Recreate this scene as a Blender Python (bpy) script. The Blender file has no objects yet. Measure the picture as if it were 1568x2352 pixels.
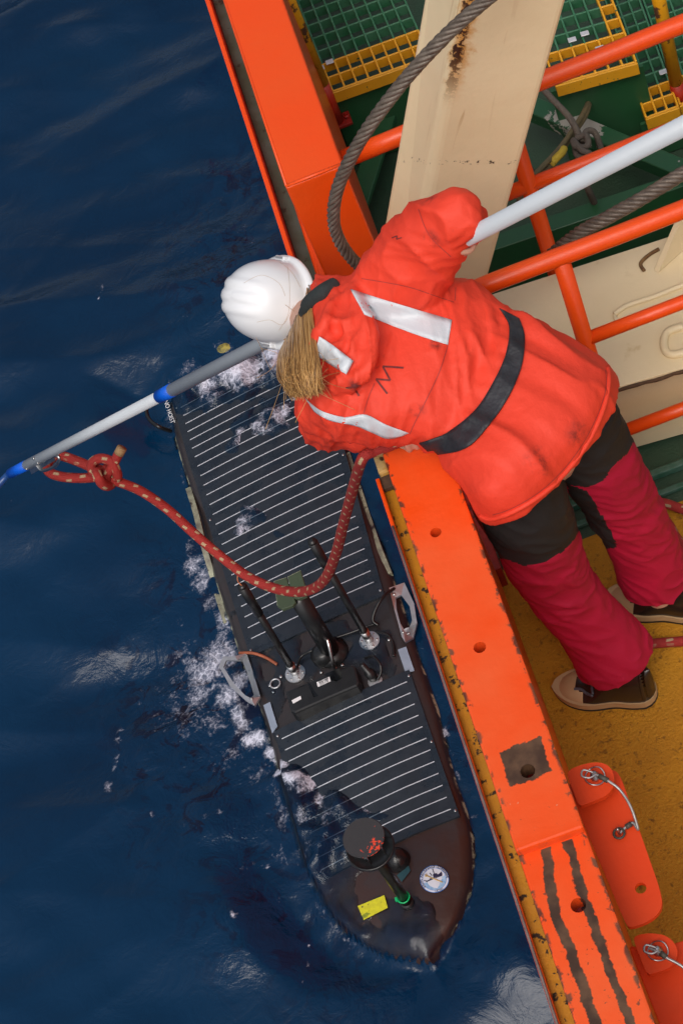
import bpy, bmesh, math, random
import numpy as np
from mathutils import Vector, Matrix, noise
from mathutils.bvhtree import BVHTree
random.seed(4)
R = math.radians
scene = bpy.context.scene
# ------------------------------------------------------------------ camera
# working units for picture coordinates: a 1568 x 2352 frame, focal length 4700; X inboard, Y forward, Z up, deck at z = 0
FOC, CAMH = 4700.0, 4.96
_n = np.array([1610.0, 3112.0, FOC]); _n /= np.linalg.norm(_n)
_l = np.array([-1911.0, -6110.0, FOC]); _l = _l - _n * (_l @ _n); _l /= np.linalg.norm(_l)
AZ, AY = -_n, _l
AX = np.cross(AY, AZ)
cam_d = bpy.data.cameras.new('camera'); cam = bpy.data.objects.new('camera', cam_d)
scene.collection.objects.link(cam); scene.camera = cam
right = Vector((AX[0], AY[0], AZ[0])); down = Vector((AX[1], AY[1], AZ[1])); fwd = Vector((AX[2], AY[2], AZ[2]))
M = Matrix((right, -down, -fwd)).transposed().to_4x4(); M.translation = (0, 0, CAMH)
cam.matrix_world = M
cam_d.sensor_fit = 'VERTICAL'; cam_d.sensor_height = 36; cam_d.lens = FOC / 2352 * 36
cam_d.clip_start = 0.05; cam_d.clip_end = 20000
CAM = Vector((0, 0, CAMH))
# ------------------------------------------------------------------ sky, sun, exposure
SUN_EL, SUN_AZ = 57, -160            # sun behind thin cloud, aft and a little outboard
w = bpy.data.worlds.new('World'); scene.world = w; w.use_nodes = True
nt = w.node_tree; bg = nt.nodes['Background']
sky = nt.nodes.new('ShaderNodeTexSky'); sky.sky_type = 'NISHITA'; sky.sun_disc = False
sky.sun_elevation = R(SUN_EL); sky.sun_rotation = R(SUN_AZ)
sky.air_density = 1.0; sky.dust_density = 6.0; sky.ozone_density = 1.0
hs = nt.nodes.new('ShaderNodeHueSaturation'); hs.inputs['Saturation'].default_value = 0.55
nt.links.new(sky.outputs[0], hs.inputs['Color']); nt.links.new(hs.outputs[0], bg.inputs[0])
bg.inputs[1].default_value = 0.135
sun_d = bpy.data.lights.new('sun', 'SUN'); sun_d.energy = 1.0; sun_d.angle = R(40); sun_d.color = (1, .96, .9)
sun = bpy.data.objects.new('sun', sun_d); scene.collection.objects.link(sun)
_sd = Vector((math.sin(R(SUN_AZ)) * math.cos(R(SUN_EL)), math.cos(R(SUN_AZ)) * math.cos(R(SUN_EL)), math.sin(R(SUN_EL))))
sun.rotation_euler = (-_sd).to_track_quat('-Z', 'Y').to_euler(); sun.location = (0, 0, 30)
vs = scene.view_settings
vs.view_transform = 'Standard'; vs.look = 'None'; vs.gamma = 1; vs.use_curve_mapping = False; vs.exposure = -0.08

# ------------------------------------------------------------------ helpers: space
def ray(px, py):
    r = np.array([px - 784, py - 1176, FOC]) / FOC
    return Vector((float(r @ AX), float(r @ AY), float(r @ AZ)))
def P(px, py, z):
    r = ray(px, py); return CAM + r * ((z - CAMH) / r.z)
def PD(px, py, d):
    return CAM + ray(px, py) * d
def proj(v):
    c = np.array(v) - np.array(CAM); c = c[0] * AX + c[1] * AY + c[2] * AZ
    return c[0] / c[2] * FOC + 784, c[1] / c[2] * FOC + 1176
def catmull(pts, n=8, closed=False):
    pts = [Vector(p) for p in pts]; out = []
    m = len(pts)
    for i in range(m if closed else m - 1):
        if closed: p0, p1, p2, p3 = pts[i - 1], pts[i], pts[(i + 1) % m], pts[(i + 2) % m]
        else: p0, p1, p2, p3 = pts[max(i - 1, 0)], pts[i], pts[i + 1], pts[min(i + 2, m - 1)]
        for k in range(n):
            t = k / n
            out.append(.5 * ((2 * p1) + (p2 - p0) * t + (2 * p0 - 5 * p1 + 4 * p2 - p3) * t * t + (3 * p1 - p0 - 3 * p2 + p3) * t ** 3))
    if not closed: out.append(pts[-1].copy())
    return out
def sstep(a, b, x):
    t = min(1, max(0, (x - a) / (b - a))); return t * t * (3 - 2 * t)
def lerp(a, b, t): return a + (b - a) * t

# ------------------------------------------------------------------ helpers: materials
MATS = {}
def mat(name, col, rough=.5, metal=0, col2=None, nscale=8, ndet=6, namt=.6, bump=0, bscale=60, chip=None, coat=0, spec=.5, streak=None, extra=None):
    """procedural painted / cloth / metal surface. chip=(colour, scale, threshold, softness); extra(nt, bsdf, colour_socket, pos) may return a new colour"""
    if name in MATS: return MATS[name]
    m = bpy.data.materials.new(name); m.use_nodes = True; MATS[name] = m
    nt = m.node_tree; b = nt.nodes['Principled BSDF']
    b.inputs['Roughness'].default_value = rough; b.inputs['Metallic'].default_value = metal
    b.inputs['Specular IOR Level'].default_value = spec; b.inputs['Coat Weight'].default_value = coat
    geo = nt.nodes.new('ShaderNodeNewGeometry'); pos = geo.outputs['Position']
    c = rgb(nt, col)
    if col2 is not None:
        nz = noise_n(nt, pos, nscale, ndet); rm = ramp(nt, nz, .5 - .25, .5 + .25)
        c = mixc(nt, mul(nt, rm, namt), c, rgb(nt, col2))
    if streak:       # (colour, scale vector, lo, hi)
        mp = nt.nodes.new('ShaderNodeMapping'); mp.inputs['Scale'].default_value = streak[1]; nt.links.new(pos, mp.inputs['Vector'])
        nz = noise_n(nt, mp.outputs[0], 1, 5); c = mixc(nt, ramp(nt, nz, streak[2], streak[3]), c, rgb(nt, streak[0]))
    chips = []
    if chip:
        for cc, sc, th, so in (chip if isinstance(chip, list) else [chip]):
            nz = noise_n(nt, pos, sc, 8, .65); f = ramp(nt, nz, th, th + so); chips.append(f)
            c = mixc(nt, f, c, rgb(nt, cc))
    if extra:
        r_ = extra(nt, b, c, pos)
        if r_ is not None: c = r_
    nt.links.new(c, b.inputs['Base Color'])
    if chips:
        r_ = nt.nodes.new('ShaderNodeMath'); r_.operation = 'MULTIPLY_ADD'
        nt.links.new(chips[0], r_.inputs[0]); r_.inputs[1].default_value = .85 - rough; r_.inputs[2].default_value = rough
        nt.links.new(r_.outputs[0], b.inputs['Roughness'])
    if bump:
        nz = noise_n(nt, pos, bscale, 6)
        bp = nt.nodes.new('ShaderNodeBump'); bp.inputs['Strength'].default_value = 1; bp.inputs['Distance'].default_value = bump
        nt.links.new(nz, bp.inputs['Height']); nt.links.new(bp.outputs[0], b.inputs['Normal'])
    return m
def rgb(nt, c):
    n = nt.nodes.new('ShaderNodeRGB'); n.outputs[0].default_value = (c[0], c[1], c[2], 1); return n.outputs[0]
def noise_n(nt, vec, scale, det=5, rough=.55, dist=0):
    n = nt.nodes.new('ShaderNodeTexNoise'); n.inputs['Scale'].default_value = scale; n.inputs['Detail'].default_value = det
    n.inputs['Roughness'].default_value = rough; n.inputs['Distortion'].default_value = dist
    nt.links.new(vec, n.inputs['Vector']); return n.outputs[0]
def ramp(nt, s, lo, hi):
    n = nt.nodes.new('ShaderNodeMapRange'); n.interpolation_type = 'SMOOTHSTEP'; n.inputs[1].default_value = lo; n.inputs[2].default_value = hi
    nt.links.new(s, n.inputs[0]); return n.outputs[0]
def mth(nt, op, a, b=None):
    n = nt.nodes.new('ShaderNodeMath'); n.operation = op
    for i, s in enumerate((a, b)):
        if s is None: continue
        if isinstance(s, (int, float)): n.inputs[i].default_value = s
        else: nt.links.new(s, n.inputs[i])
    return n.outputs[0]
def mul(nt, a, b): return mth(nt, 'MULTIPLY', a, b)
def mixc(nt, f, a, b):
    n = nt.nodes.new('ShaderNodeMix'); n.data_type = 'RGBA'
    if isinstance(f, (int, float)): n.inputs[0].default_value = f
    else: nt.links.new(f, n.inputs[0])
    nt.links.new(a, n.inputs[6]); nt.links.new(b, n.inputs[7]); return n.outputs[2]
def sep(nt, vec):
    n = nt.nodes.new('ShaderNodeSeparateXYZ'); nt.links.new(vec, n.inputs[0]); return n.outputs
def attr(nt, name):
    n = nt.nodes.new('ShaderNodeAttribute'); n.attribute_name = name; return n

# ------------------------------------------------------------------ helpers: objects
C = scene.collection
def link(o, parent=None):
    C.objects.link(o)
    if parent is not None:
        o.parent = parent; o.matrix_parent_inverse = world_of(parent).inverted()
    return o
def world_of(o): return o.matrix_basis        # parent inverses cancel, so every basis matrix is already in world space
def tag(o, label, cat, group=None):
    o['label'] = label; o['category'] = cat
    if group: o['group'] = group
    return o
def thing(name, loc, label, cat, group=None):
    o = bpy.data.objects.new(name, None); o.empty_display_size = .05; o.location = loc; C.objects.link(o)
    return tag(o, label, cat, group)
def mesh(verts, faces, name='m', smooth=False, uvs=None):
    me = bpy.data.meshes.new(name); me.from_pydata([tuple(v) for v in verts], [], faces); me.validate(); me.update()
    if smooth: me.polygons.foreach_set('use_smooth', [True] * len(me.polygons))
    if uvs is not None:
        l = me.uv_layers.new(name='UVMap')
        for lp in me.loops: l.data[lp.index].uv = uvs[lp.vertex_index]
    return me
def add(name, me, m=None, parent=None, mw=None):
    o = bpy.data.objects.new(name, me)
    if m is not None and not me.materials: me.materials.append(m)
    if mw is not None: o.matrix_basis = mw
    return link(o, parent)
def obj(name, verts, faces, m, parent=None, smooth=False, uvs=None):
    return add(name, mesh(verts, faces, name, smooth, uvs), m, parent)
def bm_obj(name, bm, m, parent=None, smooth=False):
    bmesh.ops.recalc_face_normals(bm, faces=bm.faces)
    me = bpy.data.meshes.new(name); bm.to_mesh(me); bm.free()
    if smooth: me.polygons.foreach_set('use_smooth', [True] * len(me.polygons))
    return add(name, me, m, parent)
def bm_me(bm, smooth=False):
    bmesh.ops.recalc_face_normals(bm, faces=bm.faces)
    me = bpy.data.meshes.new('m'); bm.to_mesh(me); bm.free()
    if smooth: me.polygons.foreach_set('use_smooth', [True] * len(me.polygons))
    return me
HEXF = [(0, 3, 2, 1), (4, 5, 6, 7), (0, 1, 5, 4), (1, 2, 6, 5), (2, 3, 7, 6), (3, 0, 4, 7)]
def hexa(bm, pts, bev=0, seg=2):
    v = [bm.verts.new(p) for p in pts]; bm.verts.ensure_lookup_table()
    fs = [bm.faces.new([v[i] for i in f]) for f in HEXF]
    if bev:
        es = list({e for f in fs for e in f.edges})
        bmesh.ops.bevel(bm, geom=es, offset=bev, segments=seg, profile=.6, affect='EDGES', clamp_overlap=True)
def boxpts(x0, x1, y0, y1, z0, z1):
    return [(x0, y0, z0), (x1, y0, z0), (x1, y1, z0), (x0, y1, z0), (x0, y0, z1), (x1, y0, z1), (x1, y1, z1), (x0, y1, z1)]
def box(name, x0, x1, y0, y1, z0, z1, m, parent=None, bev=.004):
    bm = bmesh.new(); hexa(bm, boxpts(x0, x1, y0, y1, z0, z1), bev); return bm_obj(name, bm, m, parent)
def slab(bm, top, depth, bev=0, n=None):
    """extrude a polygon (list of Vectors) by depth against its normal"""
    top = [Vector(p) for p in top]
    if n is None:
        n = Vector((0, 0, 0))
        for i in range(len(top)): n += (top[i] - top[0]).cross(top[(i + 1) % len(top)] - top[0])
        n.normalize()
        if n.z < 0: n = -n
    a = [bm.verts.new(p) for p in top]; b = [bm.verts.new(p - n * depth) for p in top]
    k = len(top); fs = [bm.faces.new(a), bm.faces.new(b[::-1])]
    for i in range(k): fs.append(bm.faces.new((a[i], b[i], b[(i + 1) % k], a[(i + 1) % k])))
    if bev:
        bmesh.ops.recalc_face_normals(bm, faces=bm.faces)
        bmesh.ops.bevel(bm, geom=list(fs[0].edges), offset=bev, segments=2, profile=.6, affect='EDGES', clamp_overlap=True)
def frames(path):
    path = [Vector(p) for p in path]; n = len(path); T = []
    for i in range(n): T.append((path[min(i + 1, n - 1)] - path[max(i - 1, 0)]).normalized())
    u = T[0].orthogonal().normalized(); out = []
    for i in range(n):
        u = (u - T[i] * u.dot(T[i])).normalized(); out.append((u.copy(), T[i].cross(u), T[i]))
    return out
def tube_me(path, r, k=10, cap=True, closed=False, smooth=True):
    """tube round a path, UV v = metres along, u = 0..1 round"""
    fr = frames(path); V = []; F = []; U = []; L = 0; path = [Vector(p) for p in path]
    n = len(path)
    for i, p in enumerate(path):
        if i: L += (p - path[i - 1]).length
        rr = r[i] if isinstance(r, (list, tuple)) else r
        for j in range(k):
            a = 2 * math.pi * j / k; V.append(p + fr[i][0] * (rr * math.cos(a)) + fr[i][1] * (rr * math.sin(a))); U.append((j / k, L))
    for i in range(n - 1 if not closed else n):
        for j in range(k):
            i2 = (i + 1) % n; F.append((i * k + j, i * k + (j + 1) % k, i2 * k + (j + 1) % k, i2 * k + j))
    if cap and not closed:
        F.append(tuple(range(k - 1, -1, -1))); F.append(tuple(range((n - 1) * k, n * k)))
    return V, F, U
def tube(name, path, r, m, parent=None, k=10, closed=False, cap=True):
    V, F, U = tube_me(path, r, k, cap, closed)
    o = obj(name, V, F, m, parent, True, U)
    return o
def merge(*parts):
    V, F, U = [], [], []
    for v, f, u in parts:
        o = len(V); V += v; U += u; F += [tuple(i + o for i in q) for q in f]
    return V, F, U
def loft_me(st, k=24, cap=True, power=2.0):
    """st: list of (centre, half axis a, half axis b); superellipse rings"""
    V, F = [], []
    for c, a, b in st:
        for j in range(k):
            t = 2 * math.pi * j / k; ct, s_ = math.cos(t), math.sin(t)
            V.append(Vector(c) + Vector(a) * (math.copysign(abs(ct) ** (2 / power), ct)) + Vector(b) * (math.copysign(abs(s_) ** (2 / power), s_)))
    n = len(st)
    for i in range(n - 1):
        for j in range(k): F.append((i * k + j, i * k + (j + 1) % k, (i + 1) * k + (j + 1) % k, (i + 1) * k + j))
    if cap:
        F.append(tuple(range(k - 1, -1, -1))); F.append(tuple(range((n - 1) * k, n * k)))
    return V, F
def lathe_me(prof, k=24):
    V, F = [], []
    for r, z in prof:
        for j in range(k): a = 2 * math.pi * j / k; V.append(Vector((r * math.cos(a), r * math.sin(a), z)))
    for i in range(len(prof) - 1):
        for j in range(k): F.append((i * k + j, i * k + (j + 1) % k, (i + 1) * k + (j + 1) % k, (i + 1) * k + j))
    F.append(tuple(range(k - 1, -1, -1))); F.append(tuple(range((len(prof) - 1) * k, len(prof) * k)))
    return V, F
def align(loc, zdir, xdir=None):
    z = Vector(zdir).normalized(); x = Vector(xdir) if xdir is not None else z.orthogonal()
    x = (x - z * x.dot(z)).normalized(); y = z.cross(x)
    m = Matrix((x, y, z)).transposed().to_4x4(); m.translation = loc; return m
def xf(V, m): return [m @ Vector(v) for v in V]
def text_me(s, size, extrude=.0004):
    cu = bpy.data.curves.new('t', 'FONT'); cu.body = s; cu.size = size; cu.align_x = 'CENTER'; cu.align_y = 'CENTER'; cu.extrude = extrude
    o = bpy.data.objects.new('t', cu); C.objects.link(o); bpy.context.view_layer.update()
    dg = bpy.context.evaluated_depsgraph_get(); me = bpy.data.meshes.new_from_object(o.evaluated_get(dg))
    bpy.data.objects.remove(o); me.materials.clear(); return me
def struct(o): o['kind'] = 'structure'; return o
# ================================================================== materials
ORANGE = (.80, .066, .004)
m_orange = mat('orange_paint', ORANGE, .32, col2=(.74, .085, .010), nscale=5, namt=.55, bump=.0016, bscale=22, spec=.4,
               chip=[((.05, .022, .012), 34, .735, .02), ((.45, .30, .20), 70, .80, .02)])
m_red = mat('red_primer', (.35, .012, .006), .45, col2=(.10, .012, .008), nscale=30, bump=.001, chip=[((.03, .01, .008), 25, .6, .05)])
m_cream = mat('cream_paint', (.76, .62, .39), .42, col2=(.68, .53, .30), nscale=3, bump=.0016, bscale=26,
              chip=[((.06, .03, .015), 24, .775, .015)], streak=((.45, .28, .09), (9, 9, 1.2), .62, .8))
m_green = mat('green_paint', (.016, .092, .032), .38, col2=(.028, .075, .036), nscale=5, bump=.001, bscale=30, chip=[((.16, .17, .14), 14, .72, .03)])
m_greend = mat('green_deck', (.020, .060, .030), .6, col2=(.04, .055, .032), nscale=4, bump=.003, bscale=120, chip=[((.10, .10, .07), 40, .74, .03)])
m_fgreen = mat('green_grating', (.024, .135, .058), .55, col2=(.08, .20, .12), nscale=18, bump=.001, bscale=90)
m_fyellow = mat('yellow_grating', (.72, .33, .010), .5, col2=(.60, .29, .015), nscale=10, bump=.001, bscale=80, chip=[((.02, .10, .04), 26, .63, .02)])
m_ypole = mat('yellow_rusty', (.68, .31, .006), .4, col2=(.55, .25, .01), nscale=10, bump=.0015, bscale=60, chip=[((.07, .025, .008), 16, .57, .05)])
m_steel = mat('steel', (.62, .62, .62), .28, 1, col2=(.35, .34, .33), nscale=40, bump=.0006)
m_galv = mat('clip_metal', (.62, .63, .66), .5, .3, col2=(.45, .45, .45), nscale=30)
m_alu = mat('aluminium', (.58, .60, .63), .38, .75, col2=(.40, .41, .42), nscale=25, bump=.0005)
m_wire = mat('wire_rope', (.090, .068, .052), .45, .25, col2=(.21, .17, .135), nscale=45, namt=.7, bump=.0012, bscale=220)
m_black = mat('black_plastic', (.011, .012, .013), .3, col2=(.02, .022, .024), nscale=20)
m_rope_brown = mat('brown_rope', (.085, .068, .055), .85, col2=(.13, .105, .075), nscale=30, bump=.004, bscale=160)
m_rope_tan = mat('tan_rope', (.17, .13, .06), .85, col2=(.08, .065, .03), nscale=30, bump=.004, bscale=160)
m_yrope = mat('yellow_rope', (.5, .36, .03), .8, col2=(.3, .2, .02), nscale=40, bump=.003, bscale=160)
m_white_print = mat('white_print', (.75, .76, .78), .5)
m_dark_print = mat('dark_print', (.015, .015, .02), .5)

# the cap rail: bare brown stripes and patches worn through the paint, all with shapes of their own
def cap_wear(nt, b, c, pos):
    x, y, z = sep(nt, pos)
    wob = mth(nt, 'MULTIPLY_ADD', noise_n(nt, pos, 22, 5)); wob.node.inputs[1].default_value = .030; wob.node.inputs[2].default_value = -.015
    w2 = mth(nt, 'MULTIPLY_ADD', noise_n(nt, pos, 5, 3)); w2.node.inputs[1].default_value = .03; w2.node.inputs[2].default_value = -.015
    w3 = mth(nt, 'MULTIPLY_ADD', noise_n(nt, pos, 90, 4)); w3.node.inputs[1].default_value = .012; w3.node.inputs[2].default_value = -.006
    xe = mth(nt, 'ADD', x, wob)
    xw = mth(nt, 'ADD', mth(nt, 'ADD', x, mul(nt, wob, .55)), mth(nt, 'ADD', w2, w3))
    brown = mixc(nt, ramp(nt, noise_n(nt, pos, 16, 6), .35, .65), rgb(nt, (.055, .028, .017)), rgb(nt, (.125, .066, .036)))
    def band(s, c0, hw): return ramp(nt, mth(nt, 'ABSOLUTE', mth(nt, 'SUBTRACT', s, c0)), hw, hw - .003)
    low = ramp(nt, y, YSTEP - .001, YSTEP - .003)
    s1 = band(mth(nt, 'SUBTRACT', xw, mul(nt, ramp(nt, y, 1.75, 1.98), .022)), -.236, .0125); s2 = band(xw, -.172, .0115)
    strip = mul(nt, mth(nt, 'MAXIMUM', s1, s2), low)
    yw = mth(nt, 'ADD', mth(nt, 'ADD', y, wob), mth(nt, 'ADD', w2, w3))
    patch = mul(nt, mul(nt, band(yw, 2.118, .044), band(xw, -.190, .050)), 1.0)
    pit = mul(nt, ramp(nt, noise_n(nt, pos, 60, 5, .7), .64, .68), ramp(nt, y, 2.25, 1.9))
    f = mth(nt, 'MAXIMUM', mth(nt, 'MAXIMUM', strip, patch), mul(nt, pit, .8))
    # chipped arrises
    edge = mth(nt, 'MAXIMUM', ramp(nt, xe, -.133, -.126), ramp(nt, xe, -.263, -.271))
    f2 = mul(nt, edge, ramp(nt, noise_n(nt, pos, 30, 6), .50, .56))
    scr = mul(nt, ramp(nt, noise_n(nt, pos, 48, 7, .7), .665, .69), band(y, 2.06, .12))
    c = mixc(nt, scr, c, rgb(nt, (.55, .40, .26)))
    return mixc(nt, mth(nt, 'MAXIMUM', f, mul(nt, f2, .9)), c, brown)
YSTEP = P(1270, 1925, 1.0).y
m_cap = mat('cap_paint', ORANGE, .34, col2=(.78, .125, .035), nscale=4, namt=.7, bump=.0016, bscale=24, spec=.35, extra=cap_wear)
m_gutter = mat('gutter_yellow', (.55, .22, .006), .55, col2=(.40, .17, .008), nscale=8, bump=.002, chip=[((.030, .016, .008), 30, .55, .05)])
m_gutterg = mat('gutter_green', (.045, .060, .030), .5, col2=(.10, .12, .11), nscale=14, bump=.002, chip=[((.03, .02, .012), 13, .60, .04)])

# ================================================================== ship: bulwark, hull, deck
XI, XO = -.122, -.275                 # inner and outer edge of the cap
m_deck = mat('yellow_nonslip', (.54, .24, .011), .75, col2=(.36, .15, .008), nscale=5, bump=.006, bscale=130,
             chip=[((.030, .016, .008), 9, .70, .05), ((.24, .10, .007), 60, .55, .12)], spec=.35)
deck_g = struct(obj('deck', [(-.29, -.6, 0), (9, -.6, 0), (9, 30, 0), (-.29, 30, 0)], [(0, 1, 2, 3)], m_greend))
yb = P(1130, 1322, 0).y
deck_y = struct(obj('deck_walkway', [(-.287, -.6, .005), (9, -.6, .005), (9, yb + .10, .005), (-.287, yb, .005)], [(0, 1, 2, 3)], m_deck))

bul = thing('bulwark', (-.2, 2, 0), 'orange steel bulwark with worn cap rail and round pin holes', 'bulwark')
# plating (inner and outer skin) below the cap
box('inner_plating', -.150, -.138, -.6, 3.20, .006, .920, m_orange, bul, .002)
box('outer_plating', -.29, -.277, -.6, 3.20, -3.6, .86, m_orange, bul, .002)
box('gate_sill', -.288, -.12, 3.203, 3.755, -3.6, .10, m_red, bul, .004)
box('outer_plating', -.29, -.2765, 3.765, 14, -3.6, .86, m_orange, bul, .002)
# cap: upper length with end step, lower length a plate thickness lower
def cap_piece(name, y0, y1, z, holes, th=.05):
    bm = bmesh.new(); hexa(bm, boxpts(XO, XI, y0, y1, z - th, z), .006, 2)
    me = bm_me(bm); o = add(name, me, m_cap, bul)
    bmc = bmesh.new()
    for (hx, hy, hr) in holes:
        bmesh.ops.create_cone(bmc, cap_ends=True, segments=20, radius1=hr, radius2=hr, depth=.2, matrix=Matrix.Translation((hx, hy, z)))
    if holes:
        cut = bpy.data.objects.new('cut', bm_me(bmc)); C.objects.link(cut)
        md = o.modifiers.new('b', 'BOOLEAN'); md.object = cut; md.operation = 'DIFFERENCE'; md.solver = 'EXACT'
        bpy.context.view_layer.update(); dg = bpy.context.evaluated_depsgraph_get()
        nm = bpy.data.meshes.new_from_object(o.evaluated_get(dg)); o.modifiers.clear(); o.data = nm
        bpy.data.objects.remove(cut)
    else: bmc.free()
    return o
def hole(px, py, z, r): p = P(px, py, z); return (p.x, p.y, r)
ystep = P(1270, 1925, 1.0).y
cap_piece('cap_rail', ystep, 3.22, 1.0, [hole(1000, 1223, 1, .0135), hole(1101, 1487, 1, .0145), hole(1211, 1771, 1, .0165)])
cap_piece('cap_rail', -.6, ystep + .02, .972, [hole(1327, 2079, .972, .0165)])
box('cap_web', XO + .012, XI - .012, -.6, 3.19, .78, .9215, m_red, bul, .002)
# raised length forward of the gate
bm = bmesh.new(); hexa(bm, boxpts(-.275, -.118, 3.762, 14, .30, 1.25), .008, 3); bm_obj('raised_section', bm, m_orange, bul)
V = [P(*q, 1.252) for q in ((657, 433), (775, 388))]
tube('weld_bead', [Vector((-.27, 3.768, 1.249)), Vector((-.2, 3.766, 1.2515)), Vector((-.125, 3.768, 1.249))], .005, m_orange, bul, 6)
tube('weld_bead', [Vector((-.2715, 3.77 + .4 * i, 1.2485 + .002 * math.sin(i * 3))) for i in range(20)], .004, m_orange, bul, 6)
# ledge outside the cap: gutter with an upstanding lip, worn bright along its edge
def lip_x(py_list, z): return [P(px, py, z) for px, py in py_list]
lipl = lip_x([(1290, 2352), (1047, 1646), (896, 1221), (839, 1075)], .90)
lx = sum(p.x for p in lipl) / 4
lip2 = lip_x([(462, 0), (610, 420), (668, 590)], .90); lx2 = sum(p.x for p in lip2) / 3
ylip = P(862, 1100, .9).y
box('gutter', lx + .008, XO - .002, -.6, ylip, .84, .868, m_gutter, bul, .003)
box('gutter_lip', lx, lx + .010, -.6, ylip, .80, .90, m_orange, bul, .003)
tube('worn_edge', [Vector((lx + .0045, -.6 + i * .1, .9015 + .0006 * math.sin(i * 1.7))) for i in range(int((ylip + .55) / .1))], .0035,
     mat('worn_steel_edge', (.30, .24, .22), .5, .5, col2=(.18, .10, .08), nscale=20), bul, 6)
box('gutter', lx2 + .016, -.291, 3.55, 14, .80, .835, m_gutterg, bul, .003)
box('gutter_lip', lx2, lx2 + .014, 3.55, 14, .76, .90, m_orange, bul, .003)
tube('rubbing_cord', [Vector((-.292 + .002 * math.sin(i * 2.1), 3.45 + i * .18, .842)) for i in range(40)], .008, m_orange, bul, 6)
# cream bracket with rust at the gate end of the gutter
m_rustcream = mat('rusty_cream', (.68, .50, .22), .5, col2=(.62, .27, .02), nscale=22, namt=1, bump=.002, chip=[((.08, .03, .01), 30, .58, .05)])
box('gate_bracket', lx + .012, XO - .0045, ylip + .010, ylip + .17, .78, .90, m_rustcream, bul, .006)
box('bracket_foot', lx + .004, XO - .006, ylip - .03, ylip + .008, .872, .888, mat('bare_rust', (.06, .032, .018), .8, col2=(.12, .06, .03), nscale=40, bump=.002), bul, .002)

# hinge plates with lanyard pins on the inside of the bulwark
def lug(name, quad, z, label, pin_px, lan, hole_px, upper_quad):
    t = thing(name, P(*quad[0], z), label, 'bracket')
    def rnd(q):
        out = []; n_ = len(q)
        for i in range(n_):
            p0, p1, p2 = Vector(q[i - 1]), Vector(q[i]), Vector(q[(i + 1) % n_]); d0, d2 = p0 - p1, p2 - p1
            a_, b_ = p1 + d0 * min(.45, 14 / d0.length), p1 + d2 * min(.45, 14 / d2.length); out += [a_.lerp(p1, .0), (a_ + p1 * 2 + b_) / 4, b_]
        return [(v.x, v.y) for v in out]
    quad, upper_quad = rnd(rnd(quad)), rnd(rnd(upper_quad))
    bm = bmesh.new(); slab(bm, [P(px, py, z) for px, py in quad], .014, .003); o = bm_obj('plate', bm, m_lug, t)
    if hole_px:
        hp = P(*hole_px, z)
        bmc = bmesh.new(); bmesh.ops.create_cone(bmc, cap_ends=True, segments=18, radius1=.0125, radius2=.0125, depth=.1, matrix=Matrix.Translation(hp))
        cut = bpy.data.objects.new('cut', bm_me(bmc)); C.objects.link(cut)
        md = o.modifiers.new('b', 'BOOLEAN'); md.object = cut; md.solver = 'EXACT'
        bpy.context.view_layer.update(); dg = bpy.context.evaluated_depsgraph_get()
        nm = bpy.data.meshes.new_from_object(o.evaluated_get(dg)); o.modifiers.clear(); o.data = nm; bpy.data.objects.remove(cut)
    bm = bmesh.new(); slab(bm, [P(px, py, z + .055) for px, py in upper_quad], .014, .003); bm_obj('upper_lug', bm, m_lug, t)
    zz = z + .057
    p0 = P(*pin_px, zz)
    V, F = lathe_me([(.011, 0), (.011, .008), (.007, .010), (.007, .022), (.003, .024)], 12); obj('pin', xf(V, Matrix.Translation(p0)), F, m_steel, t, True)
    ring = [p0 + Vector((.022 * math.cos(a), .022 * math.sin(a), .006 + .004 * math.sin(a * 2))) for a in np.linspace(0, 2 * math.pi, 24, endpoint=False)]
    tube('split_ring', ring, .0016, m_steel, t, 6, closed=True)
    pl = [P(px, py, zq) for px, py, zq in lan]
    tube('lanyard', catmull(pl, 6), .0034, m_wirebright, t, 6)
    tube('crimp_sleeve', [lerp(pl[1], pl[2], .1) + Vector((0, 0, .001)), lerp(pl[1], pl[2], .95) + Vector((0, 0, .001))], .0065, m_crimp, t, 8)
    loop = catmull([p0 + Vector((0, 0, .026)), p0 + Vector((-.018, .012, .03)), p0 + Vector((-.026, .0, .03)), p0 + Vector((-.012, -.010, .028)), p0 + Vector((.004, -.006, .026))], 5)
    tube('lanyard_loop', loop, .0024, m_wirebright, t, 6)
    if len(lan) > 6:
        tube('crimp_sleeve', [lerp(pl[-3], pl[-2], .2), pl[-2]], .0065, m_crimp, t, 8)
        sh = pl[-1]; tube('lower_shackle', [sh + Vector((.012 * math.cos(a), .012 * math.sin(a), .002)) for a in np.linspace(0, 2 * math.pi, 14, endpoint=False)], .003, m_crimp, t, 6, closed=True)
        V, F = lathe_me([(.0035, -.004), (.0035, .024), (.001, .026)], 8); obj('pin', xf(V, Matrix.Translation(sh)), F, m_steel, t, True)
    return t
m_lug = mat('lug_paint', (.70, .050, .006), .5, spec=.3, col2=(.60, .055, .010), nscale=6, bump=.0012, bscale=30, chip=[((.30, .25, .24), 26, .74, .02)])
m_wirebright = mat('bright_wire', (.45, .44, .43), .4, .7, col2=(.22, .2, .19), nscale=80)
m_crimp = mat('crimp', (.05, .045, .035), .6, .3, col2=(.11, .10, .08), nscale=60)
q1 = [(1300, 1800), (1330, 1790), (1410, 1765), (1425, 1785), (1512, 2035), (1521, 2075), (1512, 2098), (1485, 2118), (1450, 2130), (1438, 2128)]
u1 = [(1298, 1772), (1330, 1757), (1370, 1749), (1398, 1757), (1410, 1780), (1410, 1806), (1392, 1828), (1336, 1850), (1328, 1850)]
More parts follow.
